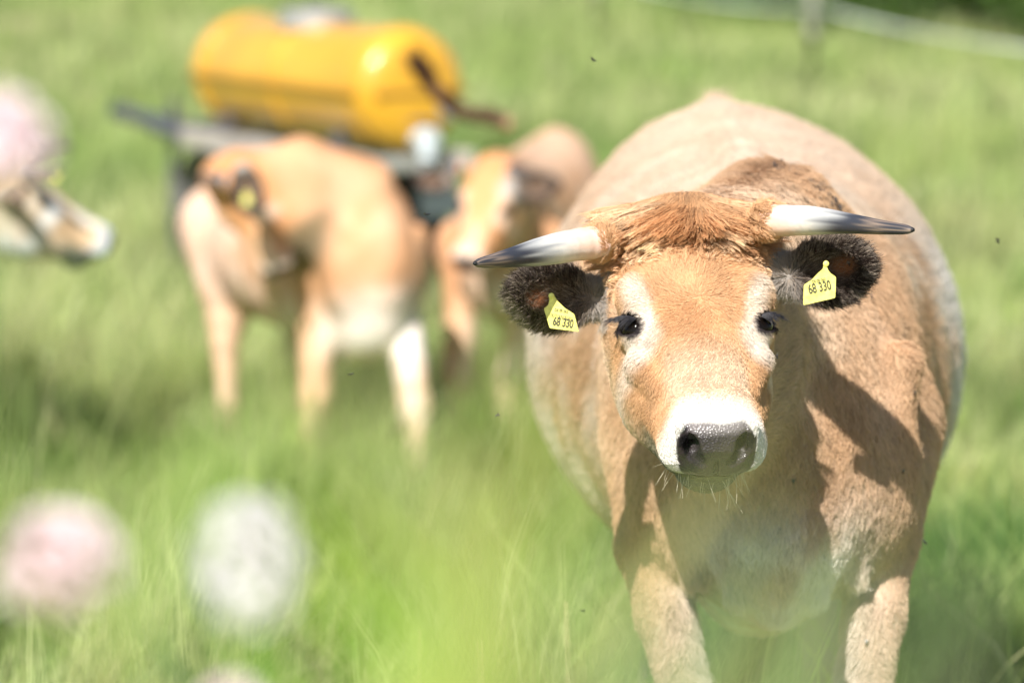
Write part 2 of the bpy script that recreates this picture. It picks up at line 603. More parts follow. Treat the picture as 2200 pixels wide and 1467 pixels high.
        if near.any():
            qn = q[near]
            dh = smin(d[near], s.head(qn), .03 * s.hs)
            # keep the carved details sharp
            dh = np.where((qn[:, 1] > -.02) & (qn[:, 2] > -.13), np.minimum(dh, s.head(qn)) if False else dh, dh)
            for e in s.ears:
                c, R = s.ear_frame(e)
                L, B, Tk = e[3]
                x = (qn - c.astype(F32)) @ R.astype(F32)
                bow = x.copy(); bow[:, 2] = x[:, 2] - 2.2 * x[:, 1] ** 2 - 1.0 * x[:, 0] ** 2
                taper = 1 + .10 * np.clip(x[:, 0] / L, -1, 1) - .30 * np.clip(x[:, 0] / L - .2, 0, 1) ** 1.5
                bow[:, 1] = bow[:, 1] / taper
                de = ellipsoid(bow, (0, 0, 0), (L, B, Tk))
                de = smax(de, -ellipsoid(bow, (.008, 0, Tk * 1.15), (L * .80, B * .74, Tk * 1.15)), .006)
                base = np.asarray(e[4], F32)
                de = smin(de, capsule(qn, base, c - R[:, 0] * L * .72 - R[:, 2] * .012, .026, .020), .018)
                dh = smin(dh, de * s.hs, .010)
            for h in s.horns:
                b0 = np.asarray(h[0][0], F32)
                dh = smin(dh, (np.linalg.norm(qn - b0, axis=1) - h[0][1] * 0.98) * s.hs, .02)
            d[near] = dh
        return (d * s.sc).astype(F32)


# main cow head frame: face axis points at the camera and 36 degrees down, rolled 7 degrees
ax = math.radians(36.0)
t0 = np.array([0, -math.cos(ax), -math.sin(ax)]); n0 = np.array([0, -math.sin(ax), math.cos(ax)]); r0 = np.array([1.0, 0, 0])
Vv = np.array([0, math.cos(PITCH), -math.sin(PITCH)])
roll = Matrix.Rotation(math.radians(6.2), 3, Vector(-Vv))
roll = np.array(roll)
tw = math.radians(6.5)
HR_MAIN = np.stack([roll @ (r0 * math.cos(tw) - n0 * math.sin(tw)), roll @ t0, roll @ (n0 * math.cos(tw) + r0 * math.sin(tw))], 1)
HO_MAIN = P(1500, 640, 5.2)


def to_head(pw): return (np.asarray(pw) - HO_MAIN) @ HR_MAIN


# horn rows: (point in head frame, radius)
HORNS = [
    [(to_head(P(1292, 520, 5.27)), .0225), (to_head(P(1245, 525, 5.25)), .0222), (to_head(P(1195, 534, 5.22)), .0212), (to_head(P(1145, 544, 5.18)), .0180),
     (to_head(P(1100, 553, 5.14)), .0135), (to_head(P(1058, 561, 5.10)), .0095), (to_head(P(1030, 565, 5.07)), .0062), (to_head(P(1019, 566, 5.06)), .0025)],
    [(to_head(P(1646, 474, 5.27)), .0225), (to_head(P(1690, 474, 5.25)), .0215), (to_head(P(1740, 474, 5.22)), .0200), (to_head(P(1790, 477, 5.18)), .0165),
     (to_head(P(1840, 482, 5.14)), .0130), (to_head(P(1890, 488, 5.10)), .0100), (to_head(P(1945, 493, 5.06)), .0066), (to_head(P(1963, 494, 5.05)), .0026)],
]
# ears: centre, long axis, facing, (half length, half width, half thickness), base
def _v(px0, py0, d0, px1, py1, d1): return (P(px1, py1, d1) - P(px0, py0, d0)) @ HR_MAIN
EARS = [
    (to_head(P(1182, 638, 5.29)), _v(1250, 640, 5.30, 1120, 632, 5.25), np.array([-.10, -.88, .12]) @ HR_MAIN, (.070, .043, .017), to_head(P(1300, 640, 5.33))),
    (to_head(P(1784, 582, 5.29)), _v(1700, 592, 5.30, 1850, 566, 5.25), np.array([-.06, -.88, .12]) @ HR_MAIN, (.067, .044, .017), to_head(P(1672, 590, 5.33))),
]

MT = np.array([.39, 5.95, 0.0])
def mc(x, y, z): return np.array([x, y, z]) - MT


def foreleg(sh, elbow, knee, foot, k=1.0):
    sh, elbow, knee, foot = map(np.asarray, (sh, elbow, knee, foot))
    c = knee + (foot - knee) * .45
    f = knee + (foot - knee) * .78
    return [(sh, .10 * k), (elbow, .060 * k), (elbow + (knee - elbow) * .6, .050 * k), (knee, .050 * k), (c, .030 * k), (f, .037 * k), (foot + np.array([0, -.02, .035]), .045 * k)]


def hindleg(hip, stifle, hock, foot, k=1.0):
    hip, stifle, hock, foot = map(np.asarray, (hip, stifle, hock, foot))
    c = hock + (foot - hock) * .5
    f = hock + (foot - hock) * .8
    return [(hip, .16 * k), (stifle, .115 * k), (stifle + (hock - stifle) * .6, .07 * k), (hock, .048 * k), (c, .032 * k), (f, .038 * k), (foot + np.array([0, -.02, .035]), .046 * k)]


main_legs = [
    [(mc(.245, 5.86, .93), .10), (mc(.214, 5.72, .79), .053), (mc(.228, 5.65, .70), .040), (mc(.258, 5.59, .58), .035), (mc(.302, 5.57, .41), .044),
     (mc(.305, 5.585, .25), .031), (mc(.305, 5.57, .13), .038), (mc(.305, 5.54, .035), .047)],
    [(mc(.565, 5.88, .95), .10), (mc(.556, 5.73, .80), .055), (mc(.543, 5.65, .70), .042), (mc(.522, 5.59, .58), .039), (mc(.492, 5.57, .41), .050),
     (mc(.490, 5.60, .25), .032), (mc(.490, 5.60, .13), .038), (mc(.490, 5.57, .035), .047)],
    hindleg((-.18, 1.15, .98), (-.17, 1.02, .74), (-.10, 1.42, .50), (-.10, 1.34, 0)),
    hindleg((.22, 1.15, .98), (.25, 1.02, .74), (.21, 1.46, .50), (.21, 1.42, 0)),
]
hang_tail = [((0, 1.60, 1.31), .03), ((0, 1.70, 1.22), .024), ((0.0, 1.73, .95), .017), ((0.01, 1.72, .6), .012)]
MAIN = Cow(MT, 0.0, 1.0, HO_MAIN, HR_MAIN, 1.0, legs=main_legs, tail=hang_tail)

# ---- colours (linear)
FAWN = np.array([.63, .40, .235]); ORANGE = np.array([.56, .285, .125]); CREAM = np.array([.80, .66, .51]); WHITE = np.array([.86, .83, .79])
BROWN = np.array([.42, .235, .115]); DARK = np.array([.045, .030, .024]); GREYW = np.array([.60, .53, .47]); PAD = np.array([.024, .016, .019])


def mixc(c, col, m):
    return c * (1 - m[:, None]) + np.asarray(col)[None] * m[:, None]


def coat(cow, pw, nrm):
    """coat pattern: colour, pad wetness"""
    p = cow.w2c(np.asarray(pw, float)); q = cow.c2h(p)
    N = len(p)
    ns = vnoise(p, 4.0, 1); nf = vnoise(p, 14.0, 2); nn = vnoise(p, 45., 3)
    x, y, z = p[:, 0], p[:, 1], p[:, 2]
    body = mixc(np.tile(np.array([.60, .39, .235]), (N, 1)), [.72, .54, .385], sstep(.35, .75, ns * .6 + nf * .4))
    # vertical paler streaks on the barrel
    wob = vnoise(p, 3.0, 6) * .22 + vnoise(p, 9.0, 7) * .06
    st = .6 * vnoise(np.stack([p[:, 0] * 5, (p[:, 1] + wob) * 34, p[:, 2] * 5], 1), 1.3, 5) + .4 * nf
    body = mixc(body, [.80, .71, .61], sstep(.50, .75, st) * sstep(-.1, .3, y) * .65)
    body = mixc(body, [.50, .31, .18], sstep(.55, .80, 1 - st) * sstep(-.1, .3, y) * .6)
    body = mixc(body, [.77, .63, .50], sstep(1.12, 1.30, z) * sstep(.0, .25, y) * .7)
    body = mixc(body, [.80, .765, .72], sstep(.42, .62, y + .1 * (nf - .5)) * sstep(1.27, 1.08, z) * sstep(.2, .30, np.abs(x)) * np.where(x > 0, .9, .55))    # pale curly flank
    # chest, brisket, belly
    body = mixc(body, [.52, .335, .195], sstep(.05, -.25, y) * sstep(1.15, .9, z) * .6)
    body = mixc(body, [.84, .80, .74], sstep(.95, .80, z) * sstep(.20, .06, np.abs(x)) * sstep(.3, -.1, y) * (.55 + .75 * sstep(.3, .65, nf)).clip(0, 1))
    body = mixc(body, [.80, .72, .62], sstep(.72, .60, z + .05 * nf) * sstep(-.2, .1, y) * .8)
    body = mixc(body, [.72, .56, .42], sstep(.80, .62, z) * sstep(.10, .16, np.abs(x)) * .7)       # legs
    body = mixc(body, [.70, .60, .50], sstep(.45, .25, z) * .6)
    body = mixc(body, [.06, .05, .045], sstep(.085, .06, z))                                        # hooves
    # crest of the neck
    body = mixc(body, [.34, .20, .115], sstep(.075, .02, np.abs(x)) * sstep(1.345, 1.375, z + .012 * nn) * sstep(.05, -.1, y) * sstep(-.45, -.28, y) * .35)
    
    c = body
    # head
    r, t, n = q[:, 0], q[:, 1], q[:, 2]; ar = np.abs(r)
    hd = sstep(.34, .24, np.linalg.norm(q - np.array([0, .03, -.07]), axis=1)) * sstep(-.26, -.16, t)
    hc = np.tile(FAWN * np.array([1.12, 1.08, .98]), (N, 1))
    hc = mixc(hc, [.60, .34, .17], sstep(-.08, -.17, t) * .8)
    hc = mixc(hc, [.58, .35, .19], sstep(.5, .8, nf) * .35)
    hc = mixc(hc, [.50, .29, .145], sstep(.050, .080, ar) * sstep(.04, .09, t) * sstep(.24, .17, t) * .85)     # cheeks
    hc = mixc(hc, [.62, .50, .36], sstep(-.09, -.15, n) * .6)
    hc = mixc(hc, [.80, .63, .46], sstep(.05, .15, t + .02 * nf) * sstep(.064, .045, ar) * .85)              # pale lower bridge
    ec = np.sqrt(((ar - .080 + .25 * (t + .01)) / .021) ** 2 + ((t + .010) / .042) ** 2)
    hc = mixc(hc, [.76, .69, .60], sstep(1.5, .35, ec + .9 * (nf - .5)) * .82)
    e2 = np.sqrt(((ar - .080) / .028) ** 2 + ((t - .045) / .030) ** 2)
    hc = mixc(hc, [.77, .70, .62], sstep(1.5, .5, e2 + .6 * (nf - .5)) * .85)
    hc = mixc(hc, [.79, .755, .71], sstep(.178, .230, t + .012 * nf + .45 * np.maximum(-.05 - n, 0) - .55 * np.maximum(ar - .036, 0)))
    # shade of the chin and the mouth slit, put into the coat colour
    hc = mixc(hc, [.19, .18, .115], sstep(-.088, -.102, n) * sstep(.11, .16, t) * .9)
    hc = mixc(hc, [.016, .012, .010], sstep(.0105, .006, np.abs(n + .0935 + .12 * ar - .16 * (t - .23))) * sstep(.19, .205, t) * sstep(.064, .054, ar))
    # dark eye rims
    qa = np.stack([ar, t, n], 1)
    v = qa - (EYE_C + EYE_DIR * .022)
    em = np.sqrt(((v @ EYE_M) / .0285) ** 2 + ((v @ EYE_X) / .0190) ** 2 + ((v @ EYE_DIR) / .03) ** 2)
    hc = mixc(hc, [.03, .022, .024], sstep(1.12, .9, em))
    sa = EYE_C + EYE_DIR * .026 + EYE_M * .018; sb = EYE_C + EYE_DIR * .020 + EYE_M * .040
    hc = mixc(hc, [.05, .04, .045], sstep(.0065, .003, capsule(qa.astype(F32), sa, sb, .004, .0005)))
    # nose pad
    pz = np.sqrt((ar / (.052 + .10 * np.clip(n + .05, -.03, .05))) ** 4 + ((n + .049) / .040) ** 4)
    pad = sstep(1.10, .95, pz + .12 * (nn - .5)) * sstep(.222, .232, t) * sstep(-.089, -.085, n)
    hc = mixc(hc, PAD, pad)
    hc = mixc(hc, [.012, .009, .008], sstep(.0075, .0045, np.abs(n + .0925 + .12 * ar - .16 * (t - .23))) * sstep(.19, .205, t) * sstep(.064, .054, ar))  # mouth slit darkened again below the pad, its shade painted in
    hc = mixc(hc, [.28, .25, .24], pad * sstep(-.022, -.010, n) * sstep(.048, .03, ar) * .6)
    nd = capsule(qa.astype(F32), (.040, .256, -.024), (.023, .264, -.052), .0115, .006)
    hc = mixc(hc, [.004, .003, .003], sstep(.0015, -.0015, np.minimum(nd, capsule(qa.astype(F32), (.034, .255, -.034), (.030, .225, -.030), .0095, .010))))  # nostril hollows painted black for the shade inside them
    c = mixc(c, [0, 0, 0], hd * 0) * (1 - hd[:, None]) + hc * hd[:, None]
    if cow.tint is not None: c = c * np.asarray(cow.tint)
    if cow.belly: c = mixc(c, [.84, .78, .72], sstep(.98, .70, z + .12 * nf) * sstep(.9, .3, y) * sstep(.50, .68, z) * sstep(.26, .12, np.abs(x)) * .9 * (1 - hd))
    # ears
    earw = np.zeros(N)
    DK = DARK * cow.ear_fade
    for e in cow.ears:
        cc, R = cow.ear_frame(e); L, B, Tk = e[3]
        u = (q - cc) @ R
        rad = np.sqrt((u[:, 0] / L) ** 2 + (u[:, 1] / B) ** 2)
        m = sstep(1.55, 1.25, rad) * sstep(.06, .04, np.abs(u[:, 2])) 
        inner = sstep(.42, .12, np.sqrt(((u[:, 0] - .018) / L) ** 2 + ((u[:, 1] + .004) / B) ** 2)) * (u[:, 2] > -.004)
        col = np.tile(DK, (N, 1))
        col = mixc(col, [.20, .165, .14], sstep(.5, .75, vnoise(p, 260, 9)) * .8)
        col = mixc(col, [.22, .145, .10], sstep(.75, .35, rad) * .5 * (u[:, 2] > -.006))
        col = mixc(col, [.55, .24, .11], inner * (.9 if cow.hs * cow.sc > .95 and cow.sc > .99 else .1))
        col = mixc(col, [.50, .45, .40], sstep(-.52, -.95, u[:, 0] / L) * .8)
        c = c * (1 - m[:, None]) + col * m[:, None]
        earw = np.maximum(earw, m)
    c = (c * (.93 + .14 * nn)[:, None]).clip(0, .9)
    if cow.tail_dark:
        m = np.full(N, 9.0, F32)
        for (a, ra), (b, rb) in zip(cow.tail[1:-1], cow.tail[2:]): m = np.minimum(m, capsule(p.astype(F32), a, b, ra, rb))
        c = mixc(c, [.085, .045, .030], sstep(.06, .03, m))
    return c, pad * hd * sstep(-.001, .003, np.minimum(nd, capsule(qa.astype(F32), (.034, .255, -.034), (.030, .225, -.030), .0095, .010))), hd, earw


def comb(cow, pw, nrm):
    """hair direction in world space (tangent)"""
    p = cow.w2c(pw); q = cow.c2h(p)
    N = len(p)
    D = np.zeros((N, 3)); D[:, 1] = 1.0; D[:, 2] = -.45
    fr = sstep(.1, -.25, p[:, 1])
    D[:, 1] = 1 - 1.1 * fr; D[:, 2] = -.5 - .9 * fr
    leg = sstep(.75, .6, p[:, 2]) * (np.abs(p[:, 0]) > .1)
    D = D * (1 - leg[:, None]) + np.array([0, .15, -1.0]) * leg[:, None]
    # cowlick bands on shoulder and flank
    a = (vnoise(p, 5., 21) - .5) * 2.0 + (vnoise(p, 16., 22) - .5) * 1.1
    D[:, 0] += a * .45; D[:, 2] += (vnoise(p, 9., 23) - .5) * .7
    r, t, n = q[:, 0], q[:, 1], q[:, 2]
    hd = sstep(.34, .26, np.linalg.norm(q - np.array([0, .03, -.07]), axis=1)) * sstep(-.27, -.2, t)
    rad = np.sqrt(r * r + t * t) + 1e-5
    rr, tt = r / rad, t / rad
    sw = .35
    rr, tt = rr - sw * tt, tt + sw * rr
    # below the whorl flow settles toward the muzzle and cheeks sweep back and down
    H = np.stack([rr, tt, np.zeros(N)], 1)
    ck = sstep(.05, .10, np.abs(r)) * sstep(-.05, .05, t)
    H = H * (1 - ck[:, None]) + np.stack([.25 * np.sign(r), .35 + 0 * r, -.9 + 0 * r], 1) * ck[:, None]
    H = H + ((np.stack([vnoise(q, 22., 31), vnoise(q, 22., 32), vnoise(q, 22., 33)], 1) - .5) * .7)
    wz = sstep(.022, .006, rad)[:, None]
    H = H + rng.normal(0, 1.1, H.shape) * wz
    for e in cow.ears:
        cc, R = cow.ear_frame(e); L, B, Tk = e[3]
        u = (q - cc) @ R
        radm = np.sqrt((u[:, 0] / L) ** 2 + (u[:, 1] / B) ** 2)
        m = (sstep(1.55, 1.25, radm) * sstep(.06, .04, np.abs(u[:, 2])))[:, None]
        ed = R[:, 0] * 0.75 + (R[:, 0][None] * (u[:, 0] / L)[:, None] + R[:, 1][None] * (u[:, 1] / B)[:, None]) * 0.9
        H = H * (1 - m) + ed * m
        hd = np.maximum(hd, m[:, 0])
    Hw = H @ cow.HR.T
    D = D * (1 - hd[:, None]) + Hw * hd[:, None]
    D = D @ cow.R.T
    D = D - (D * nrm).sum(1)[:, None] * nrm
    return D / np.maximum(np.linalg.norm(D, axis=1), 1e-5)[:, None]


def build_body(cow, h, refine=0, name="body"):
    lo = np.array([-.62, -1.35, -.03]); hi = np.array([.62, 1.95, 1.62])
    # bounds in world around the canonical box plus the head
    cor = np.array([[x, y, z] for x in (-.50, .50) for y in (-.55, 1.85) for z in (-.02, 1.46)])
    W = cow.c2w(cor)
    hp = cow.c2w(cow.h2c(np.array([[x, y, z] for x in (-.26, .26) for y in (-.27, .30) for z in (-.28, .06)])))
    allp = [W, hp]
    if cow.tail is not None: allp.append(cow.c2w(np.array([a for a, _ in cow.tail])) )
    W = np.vstack(allp)
    V, Q = polygonize(cow, W.min(0) - .05, W.max(0) + .05, h)
    V = newton(cow, V, 2, h)
    if refine:
        me = mesh_np("tmp", V, Q)
        bm = bmesh.new(); bm.from_mesh(me); bpy.data.meshes.remove(me)
        for lv in range(refine):
            bm.verts.ensure_lookup_table()
            co = np.array([v.co[:] for v in bm.verts])
            q = cow.c2h(cow.w2c(co))
            m = (q[:, 1] > (-.23, -.03)[lv]) & (np.abs(q[:, 0]) < (.26, .13)[lv]) & (q[:, 2] > (-.19, -.13)[lv]) & (q[:, 1] < .3)
            es = [e for e in bm.edges if m[e.verts[0].index] and m[e.verts[1].index]]
            bmesh.ops.subdivide_edges(bm, edges=es, cuts=1, use_grid_fill=True)
            bm.verts.index_update()
        bmesh.ops.triangulate(bm, faces=bm.faces[:])
        bm.verts.ensure_lookup_table()
        co = np.array([v.co[:] for v in bm.verts])
        F = np.array([[v.index for v in f.verts] for f in bm.faces])
        bm.free()
        V, Q = newton(cow, co, 3, h * .6), F
    return V, Q


def vnormals(V, Q):
    if Q.shape[1] == 4:
        fn_ = np.cross(V[Q[:, 2]] - V[Q[:, 0]], V[Q[:, 3]] - V[Q[:, 1]])
    else:
        fn_ = np.cross(V[Q[:, 1]] - V[Q[:, 0]], V[Q[:, 2]] - V[Q[:, 0]])
    N = np.zeros_like(V)
    for k in range(Q.shape[1]):
        for a in range(3): N[:, a] += np.bincount(Q[:, k], fn_[:, a], minlength=len(V))
    return N / np.maximum(np.linalg.norm(N, axis=1), 1e-12)[:, None]


def make_curves(name, pts, rad, cols, mat, parent):
    """pts (N,k,3) rad (N,k) cols (N,k,3)"""
    N, k, _ = pts.shape
    cv = bpy.data.hair_curves.new(name)
    cv.add_curves([k] * N)
    cv.attributes["position"].data.foreach_set("vector", pts.astype(F32).ravel())
    a = cv.attributes.get("radius") or cv.attributes.new("radius", 'FLOAT', 'POINT')
    a.data.foreach_set("value", rad.astype(F32).ravel())
    c = cv.attributes.new("coat", 'FLOAT_COLOR', 'POINT')
    c.data.foreach_set("color", np.concatenate([cols, np.ones((N, k, 1))], -1).astype(F32).ravel())
    o = bpy.data.objects.new(name, cv)
    COL.objects.link(o)
    cv.materials.append(mat)
    if parent is not None: o.parent = parent
    return o


def clump(roots, tips_off, nclump, strength, seed=1):
    """pull hair tips towards a shared guide: returns new offsets"""
    r_ = np.random.default_rng(seed)
    idx = r_.choice(len(roots), min(nclump, len(roots)), replace=False)
    kd = kdtree.KDTree(len(idx))
    for j, i in enumerate(idx): kd.insert(roots[i], j)
    kd.balance()
    g = np.array([idx[kd.find(rt)[1]] for rt in roots])
    tgt = roots[g] + tips_off[g] - roots
    return tips_off * (1 - strength[:, None]) + tgt * strength[:, None]


def fur(cow, V, Q, N, density, seed, name, mat, parent, lenf, radius, region, k=4, lift=.35, clump_n=0, clump_s=.4, wav=.15):
    """density (per m2) function on face centres"""
    rg = np.random.default_rng(seed)
    T = Q if Q.shape[1] == 3 else np.vstack([Q[:, :3], Q[:, [0, 2, 3]]])
    A = np.linalg.norm(np.cross(V[T[:, 1]] - V[T[:, 0]], V[T[:, 2]] - V[T[:, 0]]), axis=1) / 2
    cen = V[T].mean(1)
    w_ = A * density(cen)
    n = int(w_.sum())
    ti = rg.choice(len(T), n, p=w_ / w_.sum())
    a, b = rg.random(n), rg.random(n)
    f = a + b > 1; a[f], b[f] = 1 - a[f], 1 - b[f]
    t_ = T[ti]
    root = V[t_[:, 0]] * (1 - a - b)[:, None] + V[t_[:, 1]] * a[:, None] + V[t_[:, 2]] * b[:, None]
    nr = N[t_[:, 0]] * (1 - a - b)[:, None] + N[t_[:, 1]] * a[:, None] + N[t_[:, 2]] * b[:, None]
    nr /= np.linalg.norm(nr, axis=1)[:, None]
    col, pad, hd, earw = coat(cow, root, nr)
    keep = (pad < .35) & (region(root) > rg.random(n))
    # no hair on the eye opening
    q = cow.c2h(cow.w2c(root)); qa = q.copy(); qa[:, 0] = np.abs(qa[:, 0])
    keep &= np.linalg.norm(qa - (EYE_C + EYE_DIR * .022), axis=1) > .019
    keep &= ~((q[:, 1] > .20) & (q[:, 2] > -.105) & (q[:, 2] < -.085) & (np.abs(q[:, 0]) < .05))
    root, nr, col, earw, hd, q = root[keep], nr[keep], col[keep], earw[keep], hd[keep], q[keep]
    n = len(root)
    D = comb(cow, root, nr)
    jit = rg.normal(0, .22, (n, 3)); D = D + jit - (jit * nr).sum(1)[:, None] * nr
    D /= np.linalg.norm(D, axis=1)[:, None]
    L = lenf(root, q, earw, hd) * rg.uniform(.6, 1.25, n) * np.where(earw > .5, rg.uniform(.6, 1.45, n), 1)
    lf = lift * rg.uniform(.5, 1.5, n) + earw * .35
    off = (D + nr * lf[:, None]); off *= (L / np.linalg.norm(off, axis=1))[:, None]
    if clump_n:
        st = clump_s * rg.uniform(.4, 1.0, n)
        st = np.where(earw > .5, st * .5, st)
        off = clump(root, off, clump_n, st, seed)
    side = np.cross(D, nr)
    ph = rg.uniform(0, 6.28, n)
    pts = np.zeros((n, k, 3)); rad = np.zeros((n, k)); cc = np.zeros((n, k, 3))
    var = rg.normal(1.0, .085, n).clip(.6, 1.4) * (.90 + .2 * vnoise(root, 55., 93))
    dk = (rg.random(n) < .03)
    col = np.where(dk[:, None], col * .55, col)
    lt = (earw > .5) & (rg.random(n) < .10 + .25 * (vnoise(q, 30., 88) > .55))
    col = np.where(lt[:, None], np.array([.42, .34, .27]), col)
    for i in range(k):
        s = i / (k - 1)
        bend = nr * (L * lf * .45 * (s - s * s))[:, None]
        wv = side * (np.sin(ph + s * 4.0) * L * wav * s)[:, None]
        pts[:, i] = root - nr * .0008 + off * s + bend + wv
        rad[:, i] = radius * (1.0 - .75 * s ** 1.5)
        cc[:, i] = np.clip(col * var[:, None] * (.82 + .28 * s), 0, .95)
    return make_curves(name, pts, rad, cc, mat, parent)


M_SKIN = mat_skin()
M_FUR = mat_hair("cow_fur", .18, .5, .25)
M_LONG = mat_hair("cow_forelock", .22, .42, .45)
M_EYE = principled("eyeball", (.006, .004, .003), .05, 0, .15)
M_TAG = principled("tag_plastic", (.84, .76, .20), .5, 0, .4, noise=.22, nscale=140, bump=.15)
M_INK = principled("tag_print", (.06, .06, .035), .7)


def horn_mat():
    m, nt, out = new_mat("horn_keratin")
    at = nt.nodes.new("ShaderNodeAttribute"); at.attribute_name = "coat"
    p = nt.nodes.new("ShaderNodeBsdfPrincipled"); p.inputs["Roughness"].default_value = .55
    p.inputs["Specular IOR Level"].default_value = .3
    tc = nt.nodes.new("ShaderNodeTexCoord")
    n = nt.nodes.new("ShaderNodeTexNoise"); n.inputs["Scale"].default_value = 260; n.inputs["Detail"].default_value = 6
    nt.links.new(tc.outputs["Object"], n.inputs["Vector"])
    b = nt.nodes.new("ShaderNodeBump"); b.inputs["Strength"].default_value = .35; b.inputs["Distance"].default_value = .001
    nt.links.new(n.outputs["Fac"], b.inputs["Height"]); nt.links.new(b.outputs[0], p.inputs["Normal"])
    nt.links.new(at.outputs["Color"], p.inputs["Base Color"]); nt.links.new(p.outputs[0], out.inputs[0])
    return m


M_HORN = horn_mat()


def cat_rom(pts, n):
    pts = np.asarray(pts, float); m = len(pts)
    pp = np.vstack([2 * pts[0] - pts[1], pts, 2 * pts[-1] - pts[-2]])
    u = np.linspace(0, m - 1 - 1e-9, n); i = u.astype(int); t = (u - i)[:, None]
    a, b, c, d = pp[i], pp[i + 1], pp[i + 2], pp[i + 3]
    return .5 * (2 * b + (c - a) * t + (2 * a - 5 * b + 4 * c - d) * t * t + (3 * b - a - 3 * c + d) * t ** 3)


def build_horn(cow, h, parent, short=1.0):
    dk = .0 if cow is MAIN else .35
    pts = cat_rom(np.array([np.append(a, r) for a, r in h]), 60)
    if short < 1: pts = cat_rom(np.array([np.append(h[0][0] + (a - h[0][0]) * short, r) for a, r in h]), 60)
    c = cow.c2w(cow.h2c(pts[:, :3])); rr = pts[:, 3] * cow.hs * cow.sc
    seg = 28
    V = []; C = []
    s_ = np.linspace(0, 1, 60)
    up = cow.R @ (cow.HR @ np.array([0, 0, 1.0]))
    for i in range(60):
        t = c[min(i + 1, 59)] - c[max(i - 1, 0)]; t /= np.linalg.norm(t)
        u = np.cross(t, up); u /= np.linalg.norm(u); v = np.cross(t, u)
        an = np.linspace(0, 2 * math.pi, seg, endpoint=False)
        ring = np.cos(an)[:, None] * u + np.sin(an)[:, None] * v
        q = np.stack([s_[i] * 3 + 0 * an, np.cos(an) * 2.2, np.sin(an) * 2.2], 1)
        nz = vnoise(q, 2.0, 3); nz2 = vnoise(q * np.array([1.2, 6, 6]), 1.7, 4)
        rw = rr[i] * (1 + .018 * math.sin(s_[i] * 95 + 2 * math.sin(s_[i] * 17)) * max(0, 1 - s_[i] * 2.2)) * (1 + .05 * (1 - s_[i]) * (vnoise(np.array([[s_[i] * 30, 0, 0]]), 1.0, 8)[0] - .5))
        V.append(c[i] + ring * rw)
        e = s_[i] + (nz - .5) * .10 + dk
        col = mixc(np.tile([.72, .50, .40], (seg, 1)), [.68, .64, .57], sstep(.10, .34, e)) * (.88 + .2 * vnoise(q * np.array([14, 1, 1]), 1.5, 12))[:, None]
        col = mixc(col, [.50, .53, .55], sstep(.26, .40, e + (nz2 - .5) * .2) * .6)
        col = mixc(col, [.035, .038, .050], sstep(.28, .56, e + (nz2 - .5) * .12))
        col = mixc(col, [.27, .20, .15], sstep(.60, .72, e) * sstep(.30, .7, nz2) * .9)
        col = mixc(col, [.012, .012, .014], sstep(.955, .975, s_[i] + 0 * e))
        col = mixc(col, [.62, .42, .25], sstep(.3, .05, e) * sstep(.5, .8, nz2) * .5)
        C.append(col)
    V = np.vstack(V); C = np.vstack(C)
    Q = []
    for i in range(59):
        for k in range(seg):
            Q.append((i * seg + k, i * seg + (k + 1) % seg, (i + 1) * seg + (k + 1) % seg, (i + 1) * seg + k))
    # tip cap as tiny extra ring collapsed
    V = np.vstack([V, c[-1] + (c[-1] - c[-2]) / np.linalg.norm(c[-1] - c[-2]) * rr[-1] * .8]); C = np.vstack([C, [[.012, .012, .014]]])
    ti = len(V) - 1
    for k in range(seg): Q.append((59 * seg + k, 59 * seg + (k + 1) % seg, ti, ti))
    Q = np.array(Q)
    me = bpy.data.meshes.new("horn")
    me.from_pydata(V.tolist(), [], [tuple(x) if x[2] != x[3] else tuple(x[:3]) for x in Q.tolist()])
    for p_ in me.polygons: p_.use_smooth = True
    a = me.attributes.new("coat", 'FLOAT_COLOR', 'POINT')
    a.data.foreach_set("color", np.hstack([C, np.ones((len(C), 1))]).astype(F32).ravel())
    return link("horn", me, M_HORN, parent)


def build_cow(cow, h, label, group=None, refine=0, horn_len=1.0, origin=None):
    root = empty("cow", tuple(cow.T))
    tag(root, label, "cow", group)
    V, Q = build_body(cow, h, refine)
    N = vnormals(V, Q)
    col, pad, hd, earw = coat(cow, V, N)
    o_ = np.array(root.location)
    me = mesh_np("body", V - o_, Q, True, col * (1 - .28 * (1 - pad) * (refine > 0))[:, None], {"wet": pad})
    link("body", me, M_SKIN, root)
    for hh in cow.horns:
        ho = build_horn(cow, hh, root, horn_len)
        ho.data.transform(Matrix.Translation(Vector(-o_)))
    for sgn in (-1, 1):
        c = EYE_C.copy(); c[0] *= sgn
        cw = cow.c2w(cow.h2c(c[None]))[0] - o_
        mb = MB(); mb.sphere(Vector(cw), .0236 * cow.hs * cow.sc, 32, 20)
        mb.build("eye", M_EYE, root)
    return root, V, Q, N


# =================================================================== ground
def ground_z(x, y):
    bank = 1.0 * (1 - sstep(2.3, 4.3, y)) - .13 * sstep(7.6, 10.4, y) * sstep(24, 17, y)
    return bank + .05 * (np.sin(x * .35 + 1) * np.sin(y * .22)) * sstep(8, 20, y) 


